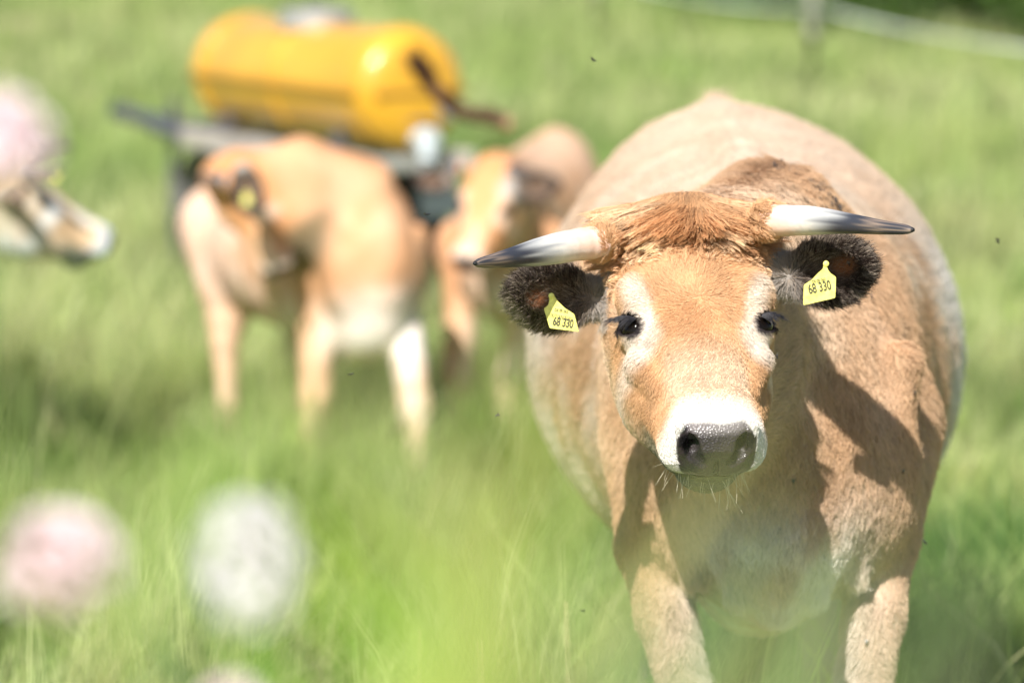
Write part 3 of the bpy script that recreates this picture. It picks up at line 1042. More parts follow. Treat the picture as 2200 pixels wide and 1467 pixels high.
def build_ground():
    ys = np.concatenate([np.arange(-6, 12, .25), np.geomspace(12, 1500, 70)])
    xs = np.concatenate([-np.geomspace(1500, 8, 40), np.arange(-7.5, 7.6, .5), np.geomspace(8, 1500, 40)])
    X, Y = np.meshgrid(xs, ys, indexing='ij')
    Z = ground_z(X, Y)
    V = np.stack([X, Y, Z], -1).reshape(-1, 3)
    nx, ny = len(xs), len(ys)
    I = np.arange(nx * ny).reshape(nx, ny)
    Q = np.stack([I[:-1, :-1], I[1:, :-1], I[1:, 1:], I[:-1, 1:]], -1).reshape(-1, 4)
    m, nt, out = new_mat("meadow_soil")
    tc = nt.nodes.new("ShaderNodeTexCoord")
    p = nt.nodes.new("ShaderNodeBsdfPrincipled"); p.inputs["Roughness"].default_value = .9; p.inputs["Specular IOR Level"].default_value = .1
    n1 = nt.nodes.new("ShaderNodeTexNoise"); n1.inputs["Scale"].default_value = .35; n1.inputs["Detail"].default_value = 5
    n2 = nt.nodes.new("ShaderNodeTexNoise"); n2.inputs["Scale"].default_value = 9; n2.inputs["Detail"].default_value = 8
    r1 = nt.nodes.new("ShaderNodeValToRGB")
    e = r1.color_ramp.elements
    e[0].position = .36; e[0].color = (.25, .33, .11, 1)
    e[1].position = .66; e[1].color = (.46, .46, .25, 1)
    x = e.new(.52); x.color = (.34, .39, .16, 1)
    r2 = nt.nodes.new("ShaderNodeValToRGB")
    r2.color_ramp.elements[0].position = .35; r2.color_ramp.elements[0].color = (.55, .55, .5, 1)
    r2.color_ramp.elements[1].position = .65; r2.color_ramp.elements[1].color = (1.15, 1.15, 1.1, 1)
    mx = nt.nodes.new("ShaderNodeMix"); mx.data_type = 'RGBA'; mx.blend_type = 'MULTIPLY'; mx.inputs[0].default_value = .8
    nt.links.new(tc.outputs["Object"], n1.inputs["Vector"]); nt.links.new(tc.outputs["Object"], n2.inputs["Vector"])
    nt.links.new(n1.outputs["Fac"], r1.inputs[0]); nt.links.new(n2.outputs["Fac"], r2.inputs[0])
    nt.links.new(r1.outputs[0], mx.inputs[6]); nt.links.new(r2.outputs[0], mx.inputs[7])
    # a dry trodden patch far off on the left
    sp = nt.nodes.new("ShaderNodeVectorMath"); sp.operation = 'DISTANCE'; sp.inputs[1].default_value = (-5.2, 43.0, 0)
    nt.links.new(tc.outputs["Object"], sp.inputs[0])
    mr = nt.nodes.new("ShaderNodeMapRange"); mr.inputs["From Min"].default_value = 1.0; mr.inputs["From Max"].default_value = 3.5
    mr.inputs["To Min"].default_value = .8; mr.inputs["To Max"].default_value = 0
    nt.links.new(sp.outputs["Value"], mr.inputs["Value"])
    mx2 = nt.nodes.new("ShaderNodeMix"); mx2.data_type = 'RGBA'; mx2.inputs[7].default_value = (.36, .30, .17, 1)
    nt.links.new(mr.outputs[0], mx2.inputs[0]); nt.links.new(mx.outputs[2], mx2.inputs[6])
    nt.links.new(mx2.outputs[2], p.inputs["Base Color"]); nt.links.new(p.outputs[0], out.inputs[0])
    o = link("ground", mesh_np("ground", V, Q), m)
    tag(o, kind="structure")
    return o


build_ground()

M_GRASS = mat_leaf("grass_blades", True, transl=.5, rough=.45, spec=.3, tcol=1.4)


def blades(n, y0, y1, hmin, hmax, wid, seed, marg=1.2, segs=3, dens_noise=True, zbase=None, xr=None):
    rg = np.random.default_rng(seed)
    # area-uniform y in a widening wedge
    u = rg.random(n)
    a, b = .134, marg
    f0, f1 = a * y0 * y0 + 2 * b * y0, a * y1 * y1 + 2 * b * y1
    f = f0 + (f1 - f0) * u
    y = (-2 * b + np.sqrt(4 * b * b + 4 * a * f)) / (2 * a)
    x = rg.uniform(-1, 1, n) * (.134 * y + marg)
    if xr is not None: x = rg.uniform(xr[0], xr[1], n)
    p = np.stack([x, y, 0 * x], 1)
    tuft = vnoise(p, 2.6, 41) * .6 + vnoise(p, 7.0, 42) * .4
    if dens_noise:
        k = rg.random(n) < (.15 + 1.3 * sstep(.3, .7, tuft))
        x, y, p, tuft = x[k], y[k], p[k], tuft[k]
    n = len(x)
    # thin out under the trodden patch
    k = ~((np.hypot(x + 5.2, y - 43) < 2.6) & (rg.random(n) < .8))
    x, y, p, tuft = x[k], y[k], p[k], tuft[k]; n = len(x)
    L = rg.uniform(hmin, hmax, n) * (.35 + 1.3 * sstep(.25, .75, tuft)) * (.8 + .5 * vnoise(p, .5, 43))
    th = rg.uniform(0, 2 * math.pi, n)
    wind = np.stack([.25 + 0 * x, -.05 + 0 * x], 1)
    lean = np.stack([np.cos(th), np.sin(th)], 1) * rg.uniform(.05, .75, n)[:, None] + wind * .5
    wv = rg.uniform(.6, 1.3, n) * wid
    fac = rg.uniform(0, 2 * math.pi, n)
    sd_ = np.stack([np.cos(fac), np.sin(fac), 0 * fac], 1)
    z0 = ground_z(x, y) - .01
    V = np.zeros((n, 2 * segs + 1, 3), F32)
    for i in range(segs + 1):
        s = i / segs
        c = np.stack([x + lean[:, 0] * L * s ** 2, y + lean[:, 1] * L * s ** 2, z0 + L * (s - .28 * s * s * np.linalg.norm(lean, axis=1))], 1)
        if i < segs:
            w_ = (wv * (1 - .55 * s) / 2)[:, None]
            V[:, 2 * i] = c - sd_ * w_; V[:, 2 * i + 1] = c + sd_ * w_
        else: V[:, 2 * segs] = c
    base = (np.arange(n) * (2 * segs + 1))[:, None]
    T = []
    for i in range(segs - 1):
        q = 2 * i
        T.append(base + np.array([[q, q + 1, q + 3]])); T.append(base + np.array([[q, q + 3, q + 2]]))
    T.append(base + np.array([[2 * segs - 2, 2 * segs - 1, 2 * segs]]))
    T = np.vstack(T)
    # colour: large patches, tuft scale, each blade
    a1 = vnoise(p, .55, 51); a2 = vnoise(p, 1.7, 52); a3 = rg.random(n)
    g = np.tile(np.array([.44, .535, .18]), (n, 1))
    g = mixc(g, [.62, .64, .34], sstep(.42, .68, a1) * .85)
    g = mixc(g, [.36, .47, .16], sstep(.55, .35, a1) * sstep(.4, .7, vnoise(p, .23, 57)) * .7)
    g = mixc(g, [.15, .26, .06], sstep(.56, .70, a2) * .8)
    g = mixc(g, [.64, .67, .34], sstep(.55, .75, vnoise(p, 4.5, 58)) * .7)
    g = mixc(g, [.27, .39, .12], (a3 < .25) * .6)
    g = g * (1 - .35 * sstep(.55, .72, vnoise(p, 3.1, 59)))[:, None]
    g = mixc(g, [.58, .54, .32], ((a3 > .84) & (rg.random(n) < .25 + .8 * a1)) * .8)
    # lush dark clump right of the cow
    dk = sstep(.9, .3, np.hypot((x - 1.22) / 1.0, (y - 9.9) / 1.6))
    g = mixc(g, [.075, .20, .030], dk * .85)
    g = g * rg.uniform(.6, 1.3, n)[:, None]
    C = np.repeat(g[:, None], 2 * segs + 1, 1)
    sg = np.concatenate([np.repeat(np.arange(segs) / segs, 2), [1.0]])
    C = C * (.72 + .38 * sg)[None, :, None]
    return V.reshape(-1, 3), T, C.reshape(-1, 3)


def build_grass():
    parts = [
        blades(7000, 4.5, 7.2, .14, .30, .0055, 1),
        blades(70000, 7.2, 13.5, .10, .28, .0072, 2),
        blades(42000, 7.2, 14, .06, .17, .024, 7),            # broad low leaves
        blades(52000, 13.5, 25, .10, .28, .0125, 3),
        blades(20000, 13.5, 32, .06, .18, .045, 8, segs=2),
        blades(80000, 25, 62, .12, .30, .024, 4, segs=2),
        blades(4500, 7.6, 14, .32, .52, .0032, 6),            # taller thin stems
        blades(5000, 6.3, 8.4, .26, .42, .0065, 9, marg=.9),
    ]
    vs, ts, cs, o = [], [], [], 0
    for v, t, c in parts:
        vs.append(v); ts.append(t + o); cs.append(c); o += len(v)
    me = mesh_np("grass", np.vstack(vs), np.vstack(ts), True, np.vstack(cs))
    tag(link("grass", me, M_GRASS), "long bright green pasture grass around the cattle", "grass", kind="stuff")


build_grass()

# =================================================================== main cow
root, V, Q, N = build_cow(MAIN, .0065, "big tan cow standing in front with black tipped horns, staring at the camera", refine=2)
TR = np.array(root.location)
MAINV, MAINN = V, N


def r_all(p): return np.ones(len(p))


def main_fur():
    o_ = TR
    hq = lambda c: MAIN.c2h(MAIN.w2c(c))
    class Sh:      # build curves in the cow's own space
        pass
    def dens_head(c):
        q = hq(c)
        inside = (np.linalg.norm(q - np.array([0, .02, -.07]), axis=1) < .30) & (q[:, 1] > -.23)
        ear = (np.abs(q[:, 0]) > .125)
        return np.where(inside, np.where(ear, 520000, 620000) * np.where(q[:, 2] < -.19, .35, 1.0), 0)
    def len_head(p, q, e, hd):
        L = .0095 + .006 * sstep(.10, .0, q[:, 1]) + .004 * sstep(-.02, -.12, q[:, 1])
        L = L * (1 - .45 * sstep(.14, .2, q[:, 1]))
        # short round the eyes
        ar = np.abs(q[:, 0])
        L = L * (1 - .5 * sstep(.05, .03, np.hypot(ar - .09, q[:, 1] - .012)))
        L = np.where(e > .4, .0155, L)
        return L
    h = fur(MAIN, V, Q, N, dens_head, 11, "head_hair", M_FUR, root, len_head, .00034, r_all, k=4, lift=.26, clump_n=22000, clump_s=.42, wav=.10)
    def dens_body(c):
        q = hq(c); p = MAIN.w2c(c)
        inside = (np.linalg.norm(q - np.array([0, .02, -.07]), axis=1) < .285) & (q[:, 1] > -.215)
        front = p[:, 1] < .25
        d = np.where(front, 120000, 50000)
        d = np.where(p[:, 2] < .5, 14000, d)
        return np.where(inside, 0, d)
    def len_body(p, q, e, hd):
        c = MAIN.w2c(p)
        L = .019 + .008 * sstep(.3, 1.0, c[:, 1]) + .006 * vnoise(c, 7., 77)
        L = L * (1 - .45 * sstep(.86, .76, c[:, 2]) * sstep(.13, .17, np.abs(c[:, 0] + .005)))
        L = L + .012 * sstep(.10, .03, np.abs(c[:, 0])) * sstep(1.2, 1.32, c[:, 2]) * sstep(.1, -.1, c[:, 1])
        L = L + .010 * sstep(.95, .75, c[:, 2]) * sstep(0, -.3, c[:, 1]) * (np.abs(c[:, 0]) < .16)
        return L
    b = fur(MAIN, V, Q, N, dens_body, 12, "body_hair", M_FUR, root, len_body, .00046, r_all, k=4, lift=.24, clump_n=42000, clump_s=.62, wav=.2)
    return h, b


def shift_curves(o, d):
    a = o.data.attributes["position"].data
    buf = np.zeros(len(a) * 3, F32); a.foreach_get("vector", buf)
    buf = buf.reshape(-1, 3) - d.astype(F32)
    a.foreach_set("vector", buf.ravel())


for c_ in main_fur(): shift_curves(c_, TR)


def strands(n, root_pts, dirs, L, name, mat, cols, rad, steps=9, grav=.5, lift=.25, seed=3, clump_n=200, clump_s=.7, off=.003, stay=True):
    """long hair that follows the skin and droops"""
    rg = np.random.default_rng(seed)
    p = root_pts.copy(); d = dirs / np.linalg.norm(dirs, axis=1)[:, None]
    pts = [p.copy()]
    for i in range(1, steps):
        s = i / (steps - 1)
        d = d + np.array([0, 0, -1.0]) * grav / steps + rg.normal(0, .03, d.shape)
        d /= np.linalg.norm(d, axis=1)[:, None]
        p = p + d * (L / (steps - 1))[:, None]
        if stay:
            pf = p.astype(F32); v = MAIN(pf); e = .002
            g = np.stack([MAIN(pf + np.eye(3, dtype=F32)[a] * F32(e)) - v for a in range(3)], 1)
            g /= np.maximum(np.linalg.norm(g, axis=1), 1e-9)[:, None]
            want = off + .010 * math.sin(math.pi * s) * lift * 4
            p = p + g * np.clip(want - v, 0, .03)[:, None] 
        pts.append(p.copy())
    A = np.stack(pts, 1)
    # clumping along the length
    if clump_n:
        idx = rg.choice(n, min(clump_n, n), replace=False)
        kd = kdtree.KDTree(len(idx))
        for j, i in enumerate(idx): kd.insert(A[i, 0], j)
        kd.balance()
        g = np.array([idx[kd.find(a)[1]] for a in A[:, 0]])
        sw = (np.linspace(0, 1, steps) ** .7)[None, :, None] * (clump_s * rg.uniform(.3, 1, n))[:, None, None]
        A = A * (1 - sw) + A[g] * sw
    R_ = rad * np.linspace(1, .25, steps)[None] * rg.uniform(.8, 1.2, n)[:, None]
    var = rg.normal(1, .11, n).clip(.5, 1.5)
    if clump_n: var = var * (.72 + .5 * ((g * 7919) % 101) / 100.0)
    C_ = np.clip(cols[:, None, :] * var[:, None, None] * np.linspace(.8, 1.12, steps)[None, :, None], 0, .95)
    o = make_curves(name, A, R_, C_, mat, root)
    shift_curves(o, TR)
    return o


def forelock():
    rg = np.random.default_rng(5)
    q = MAIN.c2h(MAIN.w2c(V))
    m = (q[:, 1] < -.06) & (q[:, 1] > -.235) & (q[:, 2] > -.085) & (np.abs(q[:, 0]) < .108)
    ids = np.where(m)[0]
    n = 19000
    i = rg.choice(ids, n); i = i[rg.random(n) < sstep(-.06, -.13, q[i, 1])]; n = len(i)
    rt = V[i] + rg.normal(0, .0015, (n, 3)); nr = N[i]
    qq = MAIN.c2h(MAIN.w2c(rt))
    # flow away from the parting at the top
    r, t = qq[:, 0] - .002, qq[:, 1] + .21
    a = np.arctan2(t, r)
    up = .30 * sstep(-.20, -.14, qq[:, 1]) + .04
    D = np.stack([np.cos(a) * 1.7 - .12, np.maximum(np.sin(a), .05) * .60, up], 1)
    D = D + (np.stack([vnoise(qq, 13., 61), vnoise(qq, 13., 62), vnoise(qq, 13., 63) * .5 + .25], 1) - .5) * 1.3 + rg.normal(0, .05, (n, 3))
    Dw = D @ MAIN.HR.T
    L = (.012 + .070 * sstep(-.075, -.165, qq[:, 1])) * rg.uniform(.5, 1.3, n) * (1 - .55 * sstep(.045, .09, np.abs(qq[:, 0])))
    col = mixc(np.tile([.72, .42, .215], (n, 1)), [.84, .60, .38], sstep(.4, .8, vnoise(qq, 25., 64)))
    col = mixc(col, [.50, .245, .10], sstep(.5, .8, vnoise(qq, 30., 65)) * .7)
    col = mixc(col, [.30, .16, .08], sstep(.022, .006, np.abs(qq[:, 0] + .003)) * sstep(-.15, -.19, qq[:, 1]) * .5)
    strands(n, rt, Dw, L, "forelock", M_LONG, col, .00055, steps=11, grav=.35, lift=.10, seed=8, clump_n=620, clump_s=.84)


forelock()


def small_hairs():
    rg = np.random.default_rng(15)
    q = MAIN.c2h(MAIN.w2c(V))
    # chin whiskers
    m = np.where((q[:, 1] > .17) & (q[:, 2] < -.10) & (np.abs(q[:, 0]) < .055) & (N[:, 1] < .3))[0]
    n = 90
    i = rg.choice(m, n)
    D = N[i] * 1.0 + np.array([0, -.35, -.5]) + rg.normal(0, .35, (n, 3))
    strands(n, V[i], D, rg.uniform(.012, .045, n), "whisker", M_LONG, np.tile([.80, .72, .55], (n, 1)), .00035, grav=.25, seed=4, clump_n=0, stay=False)
    # eyelashes
    pts, dr = [], []
    for sg in (-1, 1):
        for k in range(110):
            u = rg.uniform(-1, .85)
            c = EYE_C + EYE_DIR * .0245 + EYE_M * (.0205 * u) - EYE_X * np.sign(EYE_X[1]) * (.0115 * math.sqrt(max(0, 1 - u * u * .85))) 
            dd = EYE_DIR * .7 + np.array([0, .55, 0]) - EYE_M * (.6 + .3 * (1 - u)) + EYE_X * np.sign(EYE_X[1]) * rg.uniform(-.1, .45) + rg.normal(0, .08, 3)
            c = c * np.array([sg, 1, 1]); dd = dd * np.array([sg, 1, 1])
            pts.append(MAIN.c2w(MAIN.h2c(c[None]))[0]); dr.append(MAIN.HR @ dd)
    n = len(pts)
    strands(n, np.array(pts), np.array(dr), rg.uniform(.016, .028, n), "eyelash", M_LONG, np.tile([.03, .028, .035], (n, 1)), .00042, grav=.7, seed=6, clump_n=0, stay=False)
    # tuft standing up at the tail head
    tp = P(1537, 243, 7.40)
    n = 260
    D = rg.normal(0, .32, (n, 3)) + np.array([0, .2, 1.0])
    rt = np.tile(tp, (n, 1)) + rg.normal(0, 1, (n, 3)) * np.array([.012, .02, .006])
    strands(n, rt, D, rg.uniform(.025, .052, n), "tail_tuft", M_LONG, np.tile([.74, .55, .42], (n, 1)), .0007, grav=.1, seed=7, clump_n=12, clump_s=.6, stay=False)


small_hairs()


# ---- ear tags
def ear_tag(poly_px, d, name_line, number, num_px, num_rot, num_w, upper=None, barcode=None, parent=None, tilt=.12):
    """a flat plastic tag hanging in the ear, outline given about its own centre"""
    cx = sum(p[0] for p in poly_px) / len(poly_px); cy = sum(p[1] for p in poly_px) / len(poly_px)
    C0 = P(cx, cy, d)
    X = np.array([1.0, 0, 0]); U = np.array([0, math.sin(PITCH), math.cos(PITCH)]); Nn = np.cross(X, U)
    # tilt the plate a little so that it catches the sky light like a hanging plate
    k = d / FPX
    def W(px, py, out=0.0):
        x = (px - cx) * k; y = -(py - cy) * k
        return C0 + X * x + (U * math.cos(tilt) - Nn * -math.sin(tilt)) * y / math.cos(tilt) + Nn * out
    bm = bmesh.new()
    fr = [bm.verts.new(W(x, y, .0008) - TR) for x, y in poly_px]
    bk = [bm.verts.new(W(x, y, -.0008) - TR) for x, y in poly_px]
    bm.faces.new(fr); bm.faces.new(bk[::-1])
    for i in range(len(fr)):
        j = (i + 1) % len(fr)
        bm.faces.new((fr[i], bk[i], bk[j], fr[j]))
    bmesh.ops.recalc_face_normals(bm, faces=bm.faces[:])
    me = bpy.data.meshes.new("ear_tag"); bm.to_mesh(me); bm.free()
    t = link("ear_tag", me, M_TAG, parent)
    def text(s, px, py, size, rot, xs, shear=0.0, nm="tag_number"):
        cu = bpy.data.curves.new(nm, 'FONT'); cu.body = s; cu.size = size
        cu.align_x = 'CENTER'; cu.align_y = 'CENTER'; cu.extrude = .0001; cu.shear = shear
        cu.offset = .0005 if size > .01 else .0001
        tmp = bpy.data.objects.new(nm, cu)
        tme = bpy.data.meshes.new_from_object(tmp); bpy.data.objects.remove(tmp)
        o = bpy.data.objects.new(nm, tme); COL.objects.link(o)
        tme.materials.clear(); tme.materials.append(M_INK); o.parent = t
        Up = U * math.cos(tilt) + Nn * math.sin(tilt); Up /= np.linalg.norm(Up)
        Nr = np.cross(X, Up)
        B = Matrix(((X[0], Up[0], Nr[0]), (X[1], Up[1], Nr[1]), (X[2], Up[2], Nr[2])))
        M = Matrix.Translation(Vector(W(px, py, .0012) - TR)) @ (B @ Matrix.Rotation(math.radians(rot), 3, 'Z')).to_4x4() @ Matrix.Diagonal((xs, 1, 1, 1))
        o.matrix_local = M
        return o
    sx, sy = min(poly_px, key=lambda q_: q_[1])
    bs = MB(); bs.sphere(Vector(W(sx + 3, sy + 5, .001) - TR), (.0042, .0022, .0042), 14, 8)
    bs.build("stud", M_TAG, t)
    text(number, num_px[0], num_px[1], num_w, num_rot, .62, nm="tag_number")
    if upper: text(upper[0], upper[1], upper[2], .0055, num_rot, .8, nm="tag_code")
    if barcode:
        bm = bmesh.new(); rg = random.Random(3)
        (x0, y0), (x1, y1), hh = barcode
        x = 0.0
        while x < 1:
            ww = rg.choice([.018, .018, .03, .045])
            a = (x0 + (x1 - x0) * x, y0 + (y1 - y0) * x); b = (x0 + (x1 - x0) * min(1, x + ww), y0 + (y1 - y0) * min(1, x + ww))
            sk = 3
            vs = [bm.verts.new(W(*q_, .0013) - TR) for q_ in (a, b, (b[0] + sk, b[1] + hh), (a[0] + sk, a[1] + hh))]
            bm.faces.new(vs[::-1])
            x += ww + rg.choice([.02, .03, .045])
        me = bpy.data.meshes.new("barcode"); bm.to_mesh(me); bm.free()
        link("barcode", me, M_INK, t)
    return t


def rounded(poly, r=3.0, n=4):
    out = []
    m = len(poly)
    for i in range(m):
        a, b, c = (np.array(poly[(i + j) % m], float) for j in (-1, 0, 1))
        u = (a - b); v = (c - b)
        rr = min(r, .4 * np.linalg.norm(u), .4 * np.linalg.norm(v))
        p0 = b + u / np.linalg.norm(u) * rr; p1 = b + v / np.linalg.norm(v) * rr
        for k in range(n + 1):
            s = k / n
            out.append(tuple((1 - s) ** 2 * p0 + 2 * s * (1 - s) * b + s * s * p1))
    return out


TAG_D = 5.245
ear_tag(rounded([(1180, 630), (1189, 632), (1198, 647), (1214, 662), (1234, 675), (1244, 713), (1181, 705), (1168, 663), (1178, 655), (1180, 645)]), TAG_D - .012, None,
            "68 330", (1210, 694), -9, .0165, upper=("DE 09 362", 1206, 668), barcode=((1179, 672), (1229, 682), 9), parent=root)
ear_tag(rounded([(1770, 561), (1777, 563), (1777, 577), (1784, 587), (1796, 595), (1795, 640), (1726, 656), (1727, 612), (1744, 601), (1757, 587), (1768, 577)]), TAG_D - .012, None,
        "68 330", (1761, 618), 12, .0185, upper=("DE 09 362", 1759, 603), parent=root)

# =================================================================== young cattle behind
def l2c(cow, pt): return cow.w2c(np.array([pt]))[0]
c2T = np.array([-.49, 11.80, -.125]); c2th = math.radians(20); S2 = .77
HR2 = head_frame((.48, -.10, -.87), (-.60, -.78, -.22))
cow2 = Cow(c2T, c2th, S2, P(506, 462, 11.50), HR2, .84, neck_mid=P(650, 425, 11.62), wf=.97, rump=.11)
def legs_for(cow, fl, fr, hl, hr):
    k = 1.28
    out = []
    for sx, ft in ((-1, fl), (1, fr)):
        f = l2c(cow, ft); sh = np.array([.17 * sx, -.06, .95]); el = np.array([.16 * sx, -.12, .78]) + np.array([(f[0] - .16 * sx) * .25, (f[1] + .3) * .25, 0])
        kn = el + (f - el) * .52 + np.array([0, -.035, 0]); kn[2] = .42
        out.append(foreleg(sh, el, kn, f, k))
    for sx, ft in ((-1, hl), (1, hr)):
        f = l2c(cow, ft)
        out.append(hindleg((.20 * sx, 1.2, .98), (.21 * sx, 1.05, .74), np.array([f[0], f[1] + .06, .52]), f, 1.22))
    return out
cow2.tint = (.90, .73, .63); cow2.belly = True
cow2.ears = [(cow2.c2h(l2c(cow2, P(531, 405, 11.30))[None])[0], HR2.T @ np.array([.25, 0, -1.0]), HR2.T @ np.array([.1, -1.0, .1]), (.095, .060, .022), cow2.c2h(l2c(cow2, P(505, 400, 11.42))[None])[0])]
cow2.horns = [[(cow2.c2h(l2c(cow2, P(x_, y_, 11.45))[None])[0], r_) for x_, y_, r_ in ((486, 392, .03), (460, 386, .026), (432, 380, .02), (400, 366, .007))]]
cow2.legs = legs_for(cow2, (-.62, 11.62, -.13), (-.27, 11.30, -.13), (-.92, 12.40, -.13), (-.70, 12.70, -.13))
cow2.tail = [((0, 1.60, 1.20), .03), ((0, 1.70, 1.1), .024), ((0.0, 1.73, .8), .017), ((0.0, 1.72, .45), .03)]
build_cow(cow2, .013, "young tan cow with its head curled back to its side, left of the big cow", "young cattle behind the big cow", horn_len=.62)

c3T = np.array([-.02, 12.55, -.17]); S3 = .78
HR3 = head_frame((-.28, -.52, -.80), (-.26, -.72, .64))
cow3 = Cow(c3T, math.radians(-9), S3, P(1035, 432, 11.95), HR3, .84, wf=.70)
cow3.legs = legs_for(cow3, (-.19, 12.30, -.13), (-.045, 12.35, -.13), (.00, 13.5, -.13), (.20, 13.65, -.13))
tl = [(1085, 262, 13.5), (1055, 250, 13.5), (1010, 246, 13.45), (975, 232, 13.45), (945, 205, 13.4), (925, 180, 13.4)]
cow3.tail = [(l2c(cow3, P(*t_)), r_) for t_, r_ in zip(tl, (.034, .036, .034, .034, .036, .03))]
cow3.tail_dark = True; cow3.tint = (.90, .73, .63)
def h3(px, py, d): return cow3.c2h(l2c(cow3, P(px, py, d))[None])[0]
cow3.ears = [(h3(1150, 402, 11.98), HR3.T @ np.array([1, 0, .15]), HR3.T @ np.array([.05, -1, 0]), (.10, .058, .022), h3(1105, 398, 12.04)),
             (h3(930, 388, 12.02), HR3.T @ np.array([-1, 0, .1]), HR3.T @ np.array([-.3, -1, 0]), (.08, .048, .022), h3(968, 390, 12.05))]
cow3.horns = [[(h3(x_, y_, 12.0), r_) for x_, y_, r_ in ((1085, 366, .028), (1120, 366, .025), (1160, 372, .018), (1208, 388, .006))],
              [(h3(x_, y_, 12.03), r_) for x_, y_, r_ in ((985, 362, .028), (962, 360, .025), (938, 366, .018), (910, 376, .006))]]
r3, v3, q3, n3 = build_cow(cow3, .013, "tan cow facing the camera with raised dark tail, beside the yellow tank", "young cattle behind the big cow", horn_len=.6)
M_TAILHAIR = mat_hair("tail_hair")
def switch(cow, rootobj, a, b, n, L, spread):
    rg = np.random.default_rng(31)
    rt = np.array(a) + (np.array(b) - np.array(a)) * rg.random((n, 1)) + rg.normal(0, .008, (n, 3))
    d = (np.array(b) - np.array(a)); d /= np.linalg.norm(d)
    D = d + rg.normal(0, spread, (n, 3))
    Ls = rg.uniform(.5, 1, n) * L
    k = 5; pts = np.stack([rt + D * (Ls * s)[:, None] + np.array([0, 0, -.06]) * (Ls * s * s)[:, None] * 0 for s in np.linspace(0, 1, k)], 1)
    cols = np.tile([.07, .035, .022], (n, k, 1))
    o = make_curves("tail_switch", pts, np.full((n, k), .0016), cols, M_TAILHAIR, rootobj)
    shift_curves(o, np.array(rootobj.location))
switch(cow3, r3, P(945, 205, 13.4), P(918, 165, 13.4), 380, .11, .22)

c4T = np.array([-2.08, 11.75, -.13]); S4 = .95
HR4 = head_frame((.80, .12, -.56), (.56, .05, .80))
cow4 = Cow(c4T, math.radians(75), S4, P(104, 400, 11.3), HR4, .98)
cow4.legs = legs_for(cow4, (-1.85, 12.0, -.13), (-1.80, 11.50, -.13), (-3.2, 12.2, -.13), (-3.1, 11.8, -.13))
cow4.tail = hang_tail; cow4.tint = (.84, .98, 1.15); cow4.ear_fade = 4.5
build_cow(cow4, .014, "tan cow at the left edge with only its head in profile in view", "young cattle behind the big cow", horn_len=.6)

# small yellow tags of the cows behind
def far_tag(cow_root, px, py, d, w_=.036):
    o_ = np.array(cow_root.location)
    c = P(px, py, d) - o_
    mb = MB(); mb.box(Vector(c), (w_, .002, w_ * 1.1), bevel=.0008)
    mb.tube([Vector(c) + Vector((0, .0, w_ * .5)), Vector(c) + Vector((0, .012, w_ * .8))], .006, 8)
    mb.build("ear_tag", M_TAG, cow_root, smooth=False)
cows = [o for o in COL.objects if o.name.startswith("cow")]
far_tag(cows[1], 530, 430, 11.20, .024)
far_tag(cows[3], 118, 378, 11.20, .020)


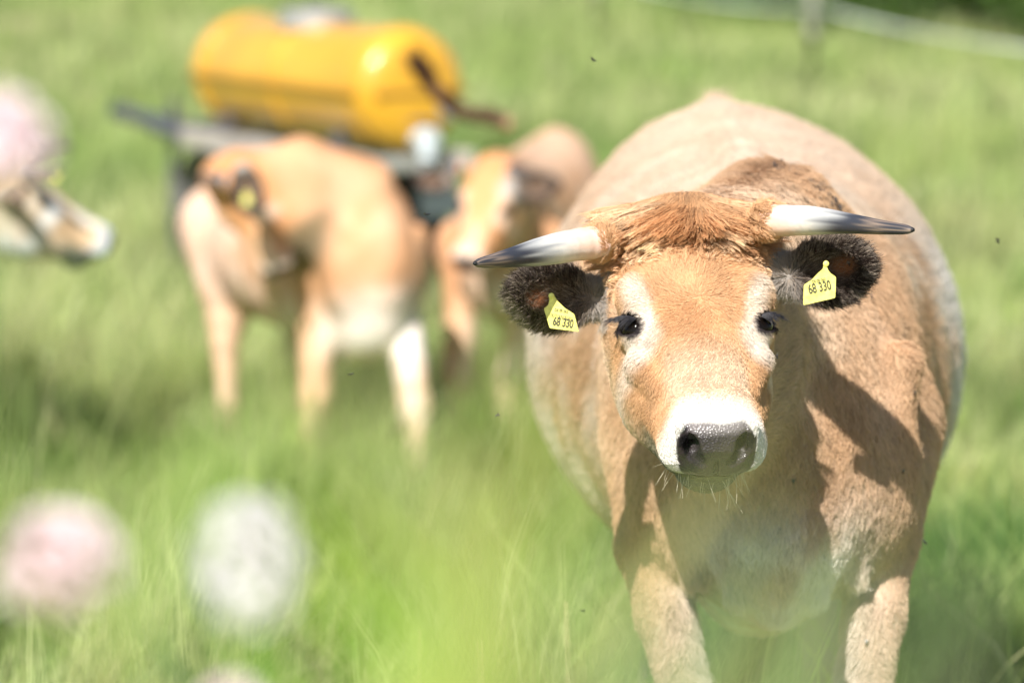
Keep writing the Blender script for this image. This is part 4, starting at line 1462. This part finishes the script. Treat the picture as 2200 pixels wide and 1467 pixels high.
# =================================================================== water tank trailer
def tank_trailer():
    M_Y = principled("yellow_tank_plastic", (.62, .325, .028), .33, 0, .5, noise=.12, nscale=3, coat=.3)
    M_YB = principled("yellow_band", (.30, .16, .02), .5)
    M_STEEL = principled("galvanised_steel", (.42, .41, .39), .45, .5, noise=.2, nscale=8)
    M_DKST = principled("dark_steel", (.11, .11, .13), .5, .4, noise=.3, nscale=8)
    M_WHT = principled("white_fitting", (.55, .60, .64), .5)
    M_BEAM = principled("painted_beam", (.40, .36, .32), .6, 0, .3, noise=.2, nscale=6)
    M_RUB = principled("rubber", (.02, .02, .02), .8, bump=.5, nscale=40)
    near = Vector((-.415, 16.0, -.13)); far = Vector((-1.245, 17.60, -.13))
    axv = (far - near); L = axv.length; axv.normalize()
    ang = math.atan2(axv.y, axv.x)
    t = empty("water_tank_trailer", tuple((near + far) / 2))
    t.rotation_euler = (0, 0, ang)
    tag(t, "yellow round water tank on a low steel trailer behind the cattle", "tank trailer")
    zo = .2
    # local: +x towards the far end (drawbar side), z up; centre height .87, radius .275
    R, zc = .252, 1.015
    Mx = Matrix.Translation((0, 0, zc)) @ Matrix.Rotation(math.pi / 2, 4, 'Y')
    prof = [(0, -L / 2 - .045)]
    for k in range(1, 9):
        a = k / 8 * math.pi / 2
        prof.append((R * math.sin(a) ** .55 if k < 8 else R, -L / 2 + .055 - .10 * math.cos(a)))
    body_p = prof + [(R, 0)] + [(r_, -z_) for r_, z_ in prof[::-1]]
    mb = MB(); mb.lathe(body_p, Mx, 56); tank = mb.build("tank_body", M_Y, t)
    for xx in (-L / 2 + .12, 0, L / 2 - .12):
        mb = MB(); mb.lathe([(R - .002, -.03), (R + .010, -.025), (R + .010, .025), (R - .002, .03)], Matrix.Translation((xx, 0, 0)) @ Mx, 56)
        mb.build("tank_rib", M_Y, tank)
    mb = MB()
    for sy in (-1, 1): mb.box((0, sy * (R + .008), zc - .01), (L - .06, .03, .022), bevel=.004)
    mb.box((-L / 2 - .040, 0, zc - .01), (.025, R * 1.5, .022), bevel=.004)
    mb.build("seam_flange", M_YB, t)
    mb = MB(); mb.lathe([(0, .06), (.14, .055), (.16, .04), (.165, .0), (.165, -.03)], Matrix.Translation((.05, 0, zc + R)), 32)
    lid = mb.build("manhole_lid", M_STEEL, t)
    mb = MB(); mb.tube([(.05 - .06, 0, zc + R + .055), (.05 - .05, 0, zc + R + .09), (.05 + .05, 0, zc + R + .09), (.05 + .06, 0, zc + R + .055)], .008, 8); mb.build("lid_handle", M_DKST, lid)
    # outlet valve on the near end
    Mv = Matrix.Translation((-L / 2 - .03, -.02, zc - .20)) @ Matrix.Rotation(-math.pi / 2, 4, 'Y')
    mb = MB(); mb.lathe([(.04, -.03), (.04, .05), (.05, .05), (.05, .085), (.03, .09), (0, .09)], Mv, 24)
    mb.tube([(-L / 2 - .09, -.02, zc - .20), (-L / 2 - .10, -.02, zc - .28), (-L / 2 - .10, -.02, zc - .32)], .035, 14)
    vv = mb.build("outlet_valve", M_WHT, t)
    mb = MB(); mb.box((-L / 2 - .09, .0, zc - .125), (.02, .10, .018), bevel=.004); mb.build("valve_lever", M_DKST, vv)
    mb = MB(); mb.lathe([(.03, 0), (.03, .03), (0, .03)], Matrix.Translation((-L / 2 - .035, -.13, zc - .09)) @ Matrix.Rotation(-math.pi / 2, 4, 'Y'), 20)
    mb.build("level_cap", M_STEEL, t)
    # chassis: side beams, cross beams, saddles, drawbar, axle
    zf = zc - R - .05
    for sy in (-1, 1):
        mb = MB(); mb.box((.02, sy * .24, zf), (L + .16, .05, .085), bevel=.004); mb.build("side_beam", M_BEAM, t)
    for xx in (-L / 2, -.5, .5, L / 2):
        mb = MB(); mb.box((xx, 0, zf - .002), (.05, .428, .06), bevel=.004); mb.build("cross_beam", M_STEEL, t)
    for xx in (-.6, .6):
        for sy in (-1, 1):
            mb = MB(); mb.box((xx, sy * .2, zf + .075), (.06, .06, .07), rot=Matrix.Rotation(sy * -.6, 3, 'X'), bevel=.004)
            mb.build("saddle", M_DKST, t)
    xb = L / 2 + .06
    mb = MB()
    mb.tube([(xb, .24, zf), (xb + .95, .03, zf - .01)], .032, 8); mb.tube([(xb, -.24, zf), (xb + .95, -.03, zf - .01)], .032, 8)
    mb.tube([(xb + .85, 0, zf), (xb + 1.35, 0, zf + .02)], .038, 10)
    mb.box((xb + .35, 0, zf + .02), (.05, .36, .05), bevel=.004)
    mb.build("drawbar", M_DKST, t)
    mb = MB(); mb.box((xb + 1.42, 0, zf + .03), (.16, .07, .07), bevel=.015); mb.build("hitch", M_DKST, t)
    mb = MB(); mb.tube([(xb + .75, .0, zf + .12), (xb + .75, .0, .02)], .022, 10); mb.lathe([(.07, 0), (.075, .01), (0, .02)], Matrix.Translation((xb + .75, 0, .0)), 20); mb.build("jack_stand", M_DKST, t)
    mb = MB(); mb.tube([(.08, -.42, .33), (.08, .42, .33)], .03, 12); mb.box((.08, .24, .54), (.06, .04, .42), bevel=.004); mb.box((.08, -.24, .54), (.06, .04, .42), bevel=.004); mb.build("axle", M_DKST, t)
    for sy in (-1, 1):
        Mw = Matrix.Translation((.08, sy * .42, .33)) @ Matrix.Rotation(math.pi / 2, 4, 'X') @ Matrix.Scale(1.13, 4)
        mb = MB(); mb.lathe([(.17, -.07), (.26, -.075), (.285, -.05), (.29, 0), (.285, .05), (.26, .075), (.17, .07)], Mw, 40); wh = mb.build("wheel", M_RUB, t)
        mb = MB(); mb.lathe([(.175, -.06), (.165, -.05), (.10, -.02), (.05, -.03), (0, -.03)], Mw, 32); mb.lathe([(.175, .06), (.165, .05), (.10, .02), (.05, .03), (0, .03)], Mw, 32); mb.build("rim", M_STEEL, wh)
        mb = MB()
        arc = [(-.40, .42), (-.37, .58), (-.2, .70), (0, .725), (.2, .70), (.37, .58), (.40, .42)]
        for (xa, za), (xb2, zb2) in zip(arc[:-1], arc[1:]):
            bmv = [mb.bm.verts.new((x_ + .08, sy * .42 + s_ * .10, z_ + o_)) for (x_, z_) in ((xa, za), (xb2, zb2)) for s_ in (-1, 1) for o_ in (0, .004)]
            a0, a1, a2, a3, b0, b1, b2, b3 = bmv
            for f_ in ((a0, a2, b2, b0), (a1, b1, b3, a3), (a0, b0, b1, a1), (a2, a3, b3, b2)): mb.bm.faces.new(f_)
        mb.build("mudguard", M_STEEL, t)
    return t


tank_trailer()


# =================================================================== fence
def fence():
    M_POST = principled("grey_post_wood", (.33, .33, .26), .85, bump=.6, nscale=30, noise=.2)
    M_TAPE = principled("white_fence_tape", (.78, .80, .80), .6)
    M_INS = principled("black_insulator", (.02, .02, .02), .4)
    A = P(1745, 60, 28.5); B = P(2200, 78, 23.5)
    first = None
    dirv = np.array([(B - A)[0], (B - A)[1], 0]); dirv /= np.linalg.norm(dirv)
    labels = ["grey wooden fence post near the top edge, right of the cow's back",
              "grey wooden fence post off to the right holding the white tape", "grey wooden fence post farther off to the left of the first"]
    spots = [np.array([A[0], A[1], 0]), np.array([A[0], A[1], 0]) + dirv * 8.0, np.array([A[0], A[1], 0]) - dirv * 8.0]
    for i, s in enumerate(spots):
        z = float(ground_z(np.array(s[0]), np.array(s[1])))
        if first is None:
            r_ = empty("fence_post", (s[0], s[1], z - .02))
            mb = MB(); mb.tube([(0, 0, -.1), (0, 0, .6), (.005, 0, 1.16), (.005, 0, 1.19)], [.040, .038, .036, .028], 14); mb.build("post", M_POST, r_)
            mb = MB(); mb.tube([(0, -.05, .76), (0, -.085, .76)], .02, 10); mb.box((0, -.09, .76), (.05, .012, .06), bevel=.003); mb.build("insulator", M_INS, r_)
            first = r_
        else:
            r_ = first.copy(); COL.objects.link(r_); r_.location = (s[0], s[1], z - .02)
            for ch in [c for c in COL.objects if c.parent == first]:
                c2 = ch.copy(); COL.objects.link(c2); c2.parent = r_
        tag(r_, labels[i], "fence post", "posts of the pasture fence")
    # white tape strung from post to post with a little sag
    vs, fs = [], []
    order = [spots[2], spots[0], spots[1]]
    nseg = 24; k = 0
    perp = np.array([-dirv[1], dirv[0], 0])
    pts = []
    for a, b in zip(order[:-1], order[1:]):
        for j in range(nseg + 1):
            s = j / nseg
            p = a + (b - a) * s + np.array([0, 0, 0.76 - .07 * 4 * s * (1 - s)]) - perp * .10 * -1
            p = p + perp * 0
            pts.append(p)
    bm = bmesh.new(); prev = None
    for j, p in enumerate(pts):
        tw = .15 * math.sin(j * .5)
        upv = np.array([perp[0] * tw, perp[1] * tw, 1.0])
        ring = [bm.verts.new(p + upv * a_ + perp * b_) for a_, b_ in ((-.010, -.001), (.010, -.001), (.010, .001), (-.010, .001))]
        if prev:
            for q in range(4): bm.faces.new((prev[q], prev[(q + 1) % 4], ring[(q + 1) % 4], ring[q]))
        prev = ring
    bmesh.ops.recalc_face_normals(bm, faces=bm.faces[:])
    me = bpy.data.meshes.new("fence_tape"); bm.to_mesh(me); bm.free()
    tag(link("fence_tape", me, M_TAPE), "white electric fence tape strung between the posts at the top right", "fence tape")


fence()


# =================================================================== shrubs at the far edge
M_BUSH = mat_leaf("bush_leaves", True, transl=.3, rough=.5)
M_BARK = principled("bark", (.09, .065, .045), .9, bump=.6, nscale=25, noise=.3)


def bush(x, y, w_, h_, seed, label, dark):
    rg = np.random.default_rng(seed)
    z = float(ground_z(np.array(x), np.array(y)))
    r_ = empty("bush", (x, y, z))
    tag(r_, label, "bush", "bushes along the far field edge")
    n = 4200
    # clump centres
    nc = 26
    th = rg.uniform(0, 6.28, nc); rr = np.sqrt(rg.random(nc)) * w_ * .42
    cc = np.stack([np.cos(th) * rr, np.sin(th) * rr, rg.uniform(.12, .85, nc) * h_], 1)
    ci = rg.integers(0, nc, n)
    d = rg.normal(0, 1, (n, 3)); d /= np.linalg.norm(d, axis=1)[:, None]
    p = cc[ci] + d * (rg.random(n) ** .4 * .26 * w_)[:, None] * np.array([1, 1, .8])
    p[:, 2] = np.maximum(p[:, 2], .03)
    s = rg.uniform(.035, .075, n)
    a = rg.normal(0, 1, (n, 3)); a /= np.linalg.norm(a, axis=1)[:, None]
    b = np.cross(a, rg.normal(0, 1, (n, 3))); b /= np.linalg.norm(b, axis=1)[:, None]
    V = np.stack([p - a * s[:, None], p + b * s[:, None] * .5, p + a * s[:, None], p - b * s[:, None] * .5], 1).reshape(-1, 3)
    Qd = np.arange(n * 4).reshape(-1, 4)
    col = np.tile(np.array([.075, .15, .025]) * dark, (n, 1)) * rg.uniform(.6, 1.5, n)[:, None] * rg.uniform(.7, 1.4, nc)[ci][:, None]
    link("leaves", mesh_np("leaves", V, Qd, False, np.repeat(col, 4, 0)), M_BUSH, r_)
    mb = MB()
    for k in range(7):
        c = cc[k * 3 % nc]
        mb.tube([(c[0] * .1, c[1] * .1, -.05), (c[0] * .5, c[1] * .5, c[2] * .5), tuple(c)], [.04, .025, .01], 7)
    mb.build("stems", M_BARK, r_)


for i, (px, d, w_, h_, dk, lb) in enumerate([
        (1590, 42, 2.2, 1.7, 1.5, "light green bush at the far field edge behind the fence post"),
        (1775, 40, 2.6, 2.1, 1.2, "dense green bush at the top edge just right of the fence post"),
        (1950, 38, 2.4, 2.4, .62, "darkest bush behind the white tape at the top right"),
        (2120, 38, 2.6, 2.2, .55, "dark green bush in the top right corner"),
        (2290, 38, 2.8, 2.5, .8, "tall green bush past the right edge behind the tape")]):
    q = P(px, 300, d)
    bush(q[0], d, w_, h_, 100 + i, lb, dk)


# =================================================================== flowers and stems on the bank by the camera
M_PETAL = mat_leaf("petals", True, transl=.15, rough=.6, spec=.2, tcol=.9)
M_STEM = mat_leaf("stems_leaves", True, transl=.35, tcol=.95)


def leaf_strip(bm_list, p0, d, L, w_, droop, col, segs=5, rg=random):
    """curved grass leaf as a thin strip; appended to (verts, faces, cols)"""
    vs, fs, cs = bm_list
    d = Vector(d).normalized(); side = d.cross(Vector((0, 0, 1)))
    if side.length < .05: side = Vector((1, 0, 0))
    side.normalize()
    tw = rg.uniform(0, 3.1); side = (Matrix.Rotation(tw, 3, d) @ side)
    p = Vector(p0); b = len(vs)
    for i in range(segs + 1):
        s = i / segs
        ww = w_ * (1 - s ** 2.2) * .5 + .0002
        vs.append(tuple(p - side * ww)); vs.append(tuple(p + side * ww)); cs.extend([col, col])
        if i < segs:
            d = (d + Vector((0, 0, -droop / segs))).normalized()
            p = p + d * (L / segs)
    for i in range(segs):
        q = b + 2 * i
        fs.append((q, q + 1, q + 3, q + 2))


def flower(head, kind, label, hr, seed, group="meadow flowers close to the camera"):
    rg = random.Random(seed)
    hx, hy, hz = head
    bx, by = hx + rg.uniform(-.06, .06), hy + rg.uniform(-.08, .05)
    z0 = float(ground_z(np.array(bx), np.array(by)))
    r_ = empty("flower", (bx, by, z0)); tag(r_, label, "flower", group)
    top = Vector((hx - bx, hy - by, hz - z0 - hr * .8))
    mb = MB()
    pts = [Vector((0, 0, -.02)), top * .35 + Vector((rg.uniform(-.01, .01), 0, 0)), top * .7 + Vector((rg.uniform(-.008, .008), 0, 0)), top]
    mb.tube(pts, [.0022, .002, .0017, .0015], 7)
    st = mb.build("stem", M_STEMP, r_)
    # leaves
    for k in range(5):
        L = ([], [], [])
        f = rg.uniform(.1, .8); a = rg.uniform(0, 6.28)
        leaf_strip(L, top * f, (math.cos(a), math.sin(a), .9), rg.uniform(.04, .09), .007, .9, (.09, .2, .04), rg=rg)
        me = bpy.data.meshes.new("leaf"); me.from_pydata(*[L[0], [], L[1]])
        a_ = me.attributes.new("coat", 'FLOAT_COLOR', 'POINT'); a_.data.foreach_set("color", np.array([(*c, 1) for c in L[2]], F32).ravel())
        link("leaf", me, M_STEM, r_)
    # head: a globe of many narrow florets
    n = 420; g = np.random.default_rng(seed)
    d = g.normal(0, 1, (n, 3)); d[:, 2] = np.where(d[:, 2] < -.5, -d[:, 2], d[:, 2]); d /= np.linalg.norm(d, axis=1)[:, None]
    c0 = np.array(top) + np.array([0, 0, hr * .8])
    stretch = np.array([1, 1, 1.35]) if kind == "white" else np.array([1, 1, .95])
    p0 = c0 + d * hr * .25 * stretch; p1 = c0 + d * hr * stretch * g.uniform(.85, 1.05, n)[:, None]
    sd_ = np.cross(d, g.normal(0, 1, (n, 3))); sd_ /= np.linalg.norm(sd_, axis=1)[:, None]
    ww = hr * .11
    V = np.stack([p0 - sd_ * ww * .3, p0 + sd_ * ww * .3, p1 + sd_ * ww, p1 - sd_ * ww], 1)
    base = np.array([.74, .70, .75]) if kind == "white" else np.array([.87, .76, .79])
    tip = base * g.uniform(.92, 1.05, n)[:, None]
    low = np.array([.75, .42, .50]) if kind != "white" else np.array([.78, .76, .74])
    C = np.stack([np.tile(low, (n, 1))] * 2 + [tip] * 2, 1)
    link("blossom", mesh_np("blossom", V.reshape(-1, 3), np.arange(n * 4).reshape(-1, 4), False, np.clip(C.reshape(-1, 3), 0, .95)), M_PETAL, r_)
    mb = MB(); mb.sphere(Vector(c0), tuple(hr * .8 * stretch), 14, 10)
    mb.build("flower_base", M_CORE_W if kind == "white" else M_CORE_P, r_)
    return r_


M_STEMP = principled("flower_stem", (.10, .20, .045), .6)
M_CORE_W = principled("flower_core_white", (.70, .66, .70), .8)
M_CORE_P = principled("flower_core_pink", (.80, .62, .68), .8)

flower(P(122, 1222, 2.15), "pink", "pale pink globe flower at the lower left, very close and blurred", .037, 201)
flower(P(532, 1228, 2.15), "white", "white upright oval flower low in front of the grass, blurred", .033, 202)
flower(P(-12, 318, 2.15), "pink", "tall pink and white flower at the left edge over a cow's head", .034, 203)
flower(P(500, 1530, 2.15), "pink", "pinkish flower only just showing at the bottom edge", .020, 204)


def bank_grass():
    """tall grasses on the bank between camera and cow; single plants, each its own object"""
    spots = [  # px, top py, distance, leaf count, width mm, colour
        (905, 1010, 1.25, 4, 7, (.33, .48, .05)), (1010, 1060, 1.15, 5, 8, (.33, .48, .05)), (1110, 1110, 1.30, 5, 7, (.36, .50, .05)),
        (820, 960, 1.45, 3, 6, (.26, .40, .05)), (1200, 880, 1.35, 3, 5, (.36, .44, .10)), (1235, 840, 1.6, 3, 5, (.36, .42, .12)),
        (430, 950, 1.5, 4, 6, (.06, .12, .035)), (440, 1040, 2.5, 4, 7, (.07, .14, .035)), (20, 920, 1.6, 5, 7, (.05, .11, .02)),
        (560, 1400, 2.5, 5, 8, (.20, .42, .02)), (700, 1390, 1.4, 5, 8, (.20, .40, .03)), (40, 1380, 1.3, 6, 8, (.06, .18, .03)),
        (1350, 1180, 1.7, 3, 5, (.20, .28, .10)), (1300, 1180, 1.5, 4, 6, (.18, .26, .08)), (1620, 1340, 1.6, 3, 5, (.18, .25, .10)),
        (1560, 1420, 1.35, 4, 6, (.15, .26, .08)), (1680, 1390, 1.4, 4, 6, (.17, .28, .09)), (1450, 1390, 1.5, 5, 7, (.14, .26, .07)),
        (1990, 1230, 1.7, 3, 4, (.15, .22, .08)), (2080, 1330, 1.5, 5, 6, (.15, .22, .08)), (1850, 1420, 1.6, 3, 6, (.17, .28, .08)),
        (1190, 930, 1.0, 4, 7, (.56, .55, .30)), (1120, 1060, .95, 4, 8, (.50, .52, .18)), (890, 1020, 1.1, 4, 8, (.50, .54, .14)), (1010, 1200, 1.0, 4, 8, (.46, .52, .12)),
        (1300, 1270, 1.0, 3, 6, (.24, .27, .15)), (1240, 1300, .95, 4, 7, (.30, .36, .16)), (1600, 1450, 1.0, 3, 6, (.16, .22, .09)), (800, 1330, .95, 4, 8, (.36, .44, .12)),
        (250, 1000, 1.2, 3, 7, (.34, .40, .14)), (2120, 1380, 1.0, 4, 7, (.32, .35, .18)),
        (760, 1130, 2.4, 4, 6, (.22, .36, .06)), (300, 1150, 2.5, 4, 6, (.16, .28, .05)),
    ]
    for i, (px, py, d, nl, wmm, col) in enumerate(spots):
        rg = random.Random(900 + i)
        top = P(px, py, d)
        bx, by = top[0] + rg.uniform(-.02, .02), top[1] + rg.uniform(-.05, .05)
        z0 = float(ground_z(np.array(bx), np.array(by)))
        H = top[2] - z0
        L = ([], [], [])
        r_v = Vector((top[0] - bx, top[1] - by, H))
        leaf_strip(L, (0, 0, -.02), r_v, r_v.length, .003, 0.0, (.15, .25, .06), segs=4, rg=rg)
        for k in range(nl):
            f = rg.uniform(.45, .95); a = rg.uniform(0, 6.28)
            up = rg.uniform(1.2, 3.0)
            leaf_strip(L, r_v * f, (math.cos(a), math.sin(a) * .6, up), min(H * (1.04 - f) + .03, .16), wmm / 1000, .5, tuple(c * rg.uniform(.85, 1.15) for c in col), rg=rg)
        me = bpy.data.meshes.new("grass_plant"); me.from_pydata(L[0], [], L[1])
        a_ = me.attributes.new("coat", 'FLOAT_COLOR', 'POINT'); a_.data.foreach_set("color", np.array([(*c, 1) for c in L[2]], F32).ravel())
        o = link("grass_plant", me, M_STEM); o.location = (bx, by, z0)
        yield o, px, py


GL = ["bright yellow-green grass plant right of the white flower", "bright grass plant between the white flower and the big cow, middle one", "bright grass plant just left of the big cow's belly",
      "thin pale green grass plant above and right of the white flower", "wispy grass plant over the big cow's left flank", "tallest straw-green plant in front of the big cow's left flank",
      "dark green plant above the white flower", "dark plant touching the upper edge of the white flower", "dark green plant at the left edge above the pink flower",
      "lush green plant right under the white flower", "green plant low down, right of the white flower's foot", "deep green plant below the pink flower in the lower left corner",
      "grey-green plant in front of the big cow's left shoulder", "grey-green plant in front of the big cow's left foreleg", "pale green plant in front of the big cow's brisket",
      "low plant in front of the gap between the forelegs, left one", "low plant in front of the gap between the forelegs, right one", "low plant before the foot of the left foreleg",
      "thin dark plant right of the big cow's right foreleg", "thin dark plant in the lower right corner", "short plant at the bottom before the right foreleg",
      "palest plant, hanging over the big cow's left flank below the ear", "pale plant left of the big cow's shoulder", "large bright plant above and right of the white flower",
      "brightest low plant between the white flower and the big cow", "pale grey-green plant over the big cow's left shoulder", "grey-green plant over the top of the big cow's left foreleg",
      "broad grey-green plant over the big cow's brisket", "broad green plant just right of the white flower", "broad plant above the gap between the two big flowers", "broad olive plant in the lower right corner",
      "green plant above and right of the white flower's top", "green plant between the pink and the white flower"]
for (o, px, py), lb in zip(bank_grass(), GL):
    tag(o, "blurred " + lb, "grass plant", "blurred grass plants close to the camera")


# seed-bearing grass stems standing beside the big cow
def seed_stem(px, py, d, dx, label, seed, n=34, hl=.075):
    rg = random.Random(seed)
    top = P(px, py, d)
    bx, by = top[0] + dx, d + .03
    z0 = float(ground_z(np.array(bx), np.array(by)))
    r_ = empty("seed_plant", (bx, by, z0))
    tag(r_, label, "seed plant", "seed plants beside the big cow")
    tp = Vector((top[0] - bx, top[1] - by, top[2] - z0))
    pts = [Vector((0, 0, -.02)), tp * .5 + Vector((-dx * .25, 0, .02)), tp * .85 + Vector((-dx * .1, 0, .01)), tp]
    mb = MB(); mb.tube(pts, [.0016, .0013, .0009, .0005], 6); mb.build("stalk", M_STRAW, r_)
    mb = MB(); ax_ = (pts[3] - pts[2]).normalized()
    for k in range(n):
        f = k / n
        c = tp - ax_ * hl * (1 - f)
        a = k * 2.4
        o = Vector((math.cos(a), math.sin(a), .6)).normalized()
        mb.sphere(c + o * .0028 * (1.2 - f), (.0011, .0011, .0030), 6, 5, M=o.to_track_quat('Z', 'Y').to_matrix())
    mb.build("seed_head", M_STRAW, r_)


M_STRAW = principled("dry_straw", (.62, .52, .30), .7)
seed_stem(1031, 1372, 5.9, .05, "pale seed head stem at the bottom edge left of the big cow's foreleg", 1)
seed_stem(905, 1352, 6.3, -.03, "thin straw stem low in the grass, right of the white flower", 2, n=20, hl=.05)
seed_stem(1215, 1290, 6.2, .04, "straw stem just left of the big cow's foreleg", 4, n=24)

# =================================================================== flies
M_FLY = principled("fly_body", (.012, .012, .014), .4)
M_WING = principled("fly_wing", (.07, .065, .06), .4)


def make_fly():
    r_ = empty("fly")
    mb = MB(); mb.sphere((0, .0, .0016), (.0016, .0034, .0015), 12, 8); mb.sphere((0, -.0038, .0018), .0013, 10, 8)
    for sx in (-1, 1):
        for yy in (-.001, .0005, .002):
            mb.tube([(0, yy, .001), (sx * .0025, yy * 1.4, .0012), (sx * .0035, yy * 1.8, -.0006)], .00022, 4)
    mb.build("body", M_FLY, r_)
    for sx in (-1, 1):
        bm = bmesh.new()
        pts = [(0, 0, .0028), (sx * .0028, .0015, .003), (sx * .0036, .0055, .0028), (sx * .0018, .0068, .0026), (sx * .0003, .004, .0028)]
        bm.faces.new([bm.verts.new(p) for p in pts])
        r = bmesh.ops.extrude_face_region(bm, geom=bm.faces[:])
        bmesh.ops.translate(bm, verts=[g for g in r['geom'] if isinstance(g, bmesh.types.BMVert)], vec=(0, 0, .00012))
        bmesh.ops.recalc_face_normals(bm, faces=bm.faces[:])
        me = bpy.data.meshes.new("wing"); bm.to_mesh(me); bm.free(); link("wing", me, M_WING, r_)
    return r_


fly0 = make_fly(); fly_kids = [o for o in COL.objects if o.parent == fly0]; fly_used = False


def put_fly(loc, rot, label, group, s=1.0):
    global fly_used
    if not fly_used: f = fly0; fly_used = True
    else:
        f = fly0.copy(); COL.objects.link(f)
        for ch in fly_kids:
            c = ch.copy(); COL.objects.link(c); c.parent = f
    f.location = loc; f.rotation_euler = rot; f.scale = (s, s, s)
    tag(f, label, "fly", group)


def flies():
    rg = random.Random(77)
    PX, PY, DEP = proj(MAINV)
    facing = (MAINN * (np.array([0, 0, CAM_Z]) - MAINV)).sum(1) > 0
    def on_cow(px, py):
        m = np.where((np.hypot(PX - px, PY - py) < 14) & facing)[0]
        if len(m) == 0: return None
        i = m[np.argmin(DEP[m] + np.hypot(PX[m] - px, PY[m] - py) * .002)]
        return Vector(MAINV[i]), Vector(MAINN[i])
    spots = []
    line = [(1645, 345), (1690, 360), (1730, 383), (1760, 405), (1790, 435), (1815, 455)]
    for k in range(52):
        u = rg.random() ** .9 * 4.99; i = int(u); f = u - i
        a, b = line[i], line[i + 1]
        spots.append((a[0] + (b[0] - a[0]) * f + rg.gauss(0, 7), a[1] + (b[1] - a[1]) * f + rg.gauss(0, 5)))
    for k in range(24): spots.append((rg.uniform(1670, 1790), rg.uniform(395, 455)))
    for px, py in spots:
        h_ = on_cow(px, py)
        if h_ is None: continue
        v, n = h_
        q = n.to_track_quat('Z', 'Y').to_euler()
        e = (Matrix.Rotation(0, 3, 'Z') @ n.to_track_quat('Z', 'Y').to_matrix() @ Matrix.Rotation(rg.uniform(0, 6.28), 3, 'Z')).to_euler()
        put_fly(v + n * .006, e, "small dark fly in the swarm sitting on the big cow's shoulder", "flies on the big cow's shoulder", rg.uniform(.5, .8))
    for px, py, lb in ((1672, 765, "fly on the neck right beside the big cow's cheek"), (1702, 1035, "fly on the shaded chest right of the muzzle"), (1828, 565, "fly on the neck below the right ear"),
                       (1870, 640, "fly on the neck right of the right ear tag"), (1935, 1010, "fly low on the right shoulder"), (1838, 655, "fly on the sunlit neck below the right ear tag"),
                       (1960, 840, "fly near the right outline of the shoulder"), (1860, 1385, "fly on the right foreleg")):
        h_ = on_cow(px, py)
        if h_ is None: continue
        v, n = h_
        put_fly(v + n * .006, n.to_track_quat('Z', 'Y').to_euler(), lb, "single flies on the big cow", .75)
    for px, py, d, lb in ((1274, 131, 5.6, "fly in the air above and left of the big cow"), (918, 462, 5.5, "fly in the air before the middle cow's shoulder"),
                          (755, 806, 5.35, "fly in the air under the left middle cow's belly"), (1070, 893, 5.25, "fly in the air left of the big cow's shoulder"),
                          (2143, 520, 5.6, "fly in the air right of the big cow near the right edge"), (1253, 1313, 5.4, "fly in the air low beside the big cow's left foreleg"),
                          (1985, 1165, 5.5, "fly in the air right of the big cow's right foreleg")):
        put_fly(Vector(P(px, py, d)), (rg.uniform(-1, 1), rg.uniform(-.8, .8), rg.uniform(0, 6)), lb, "flies in the air", .9)


flies()
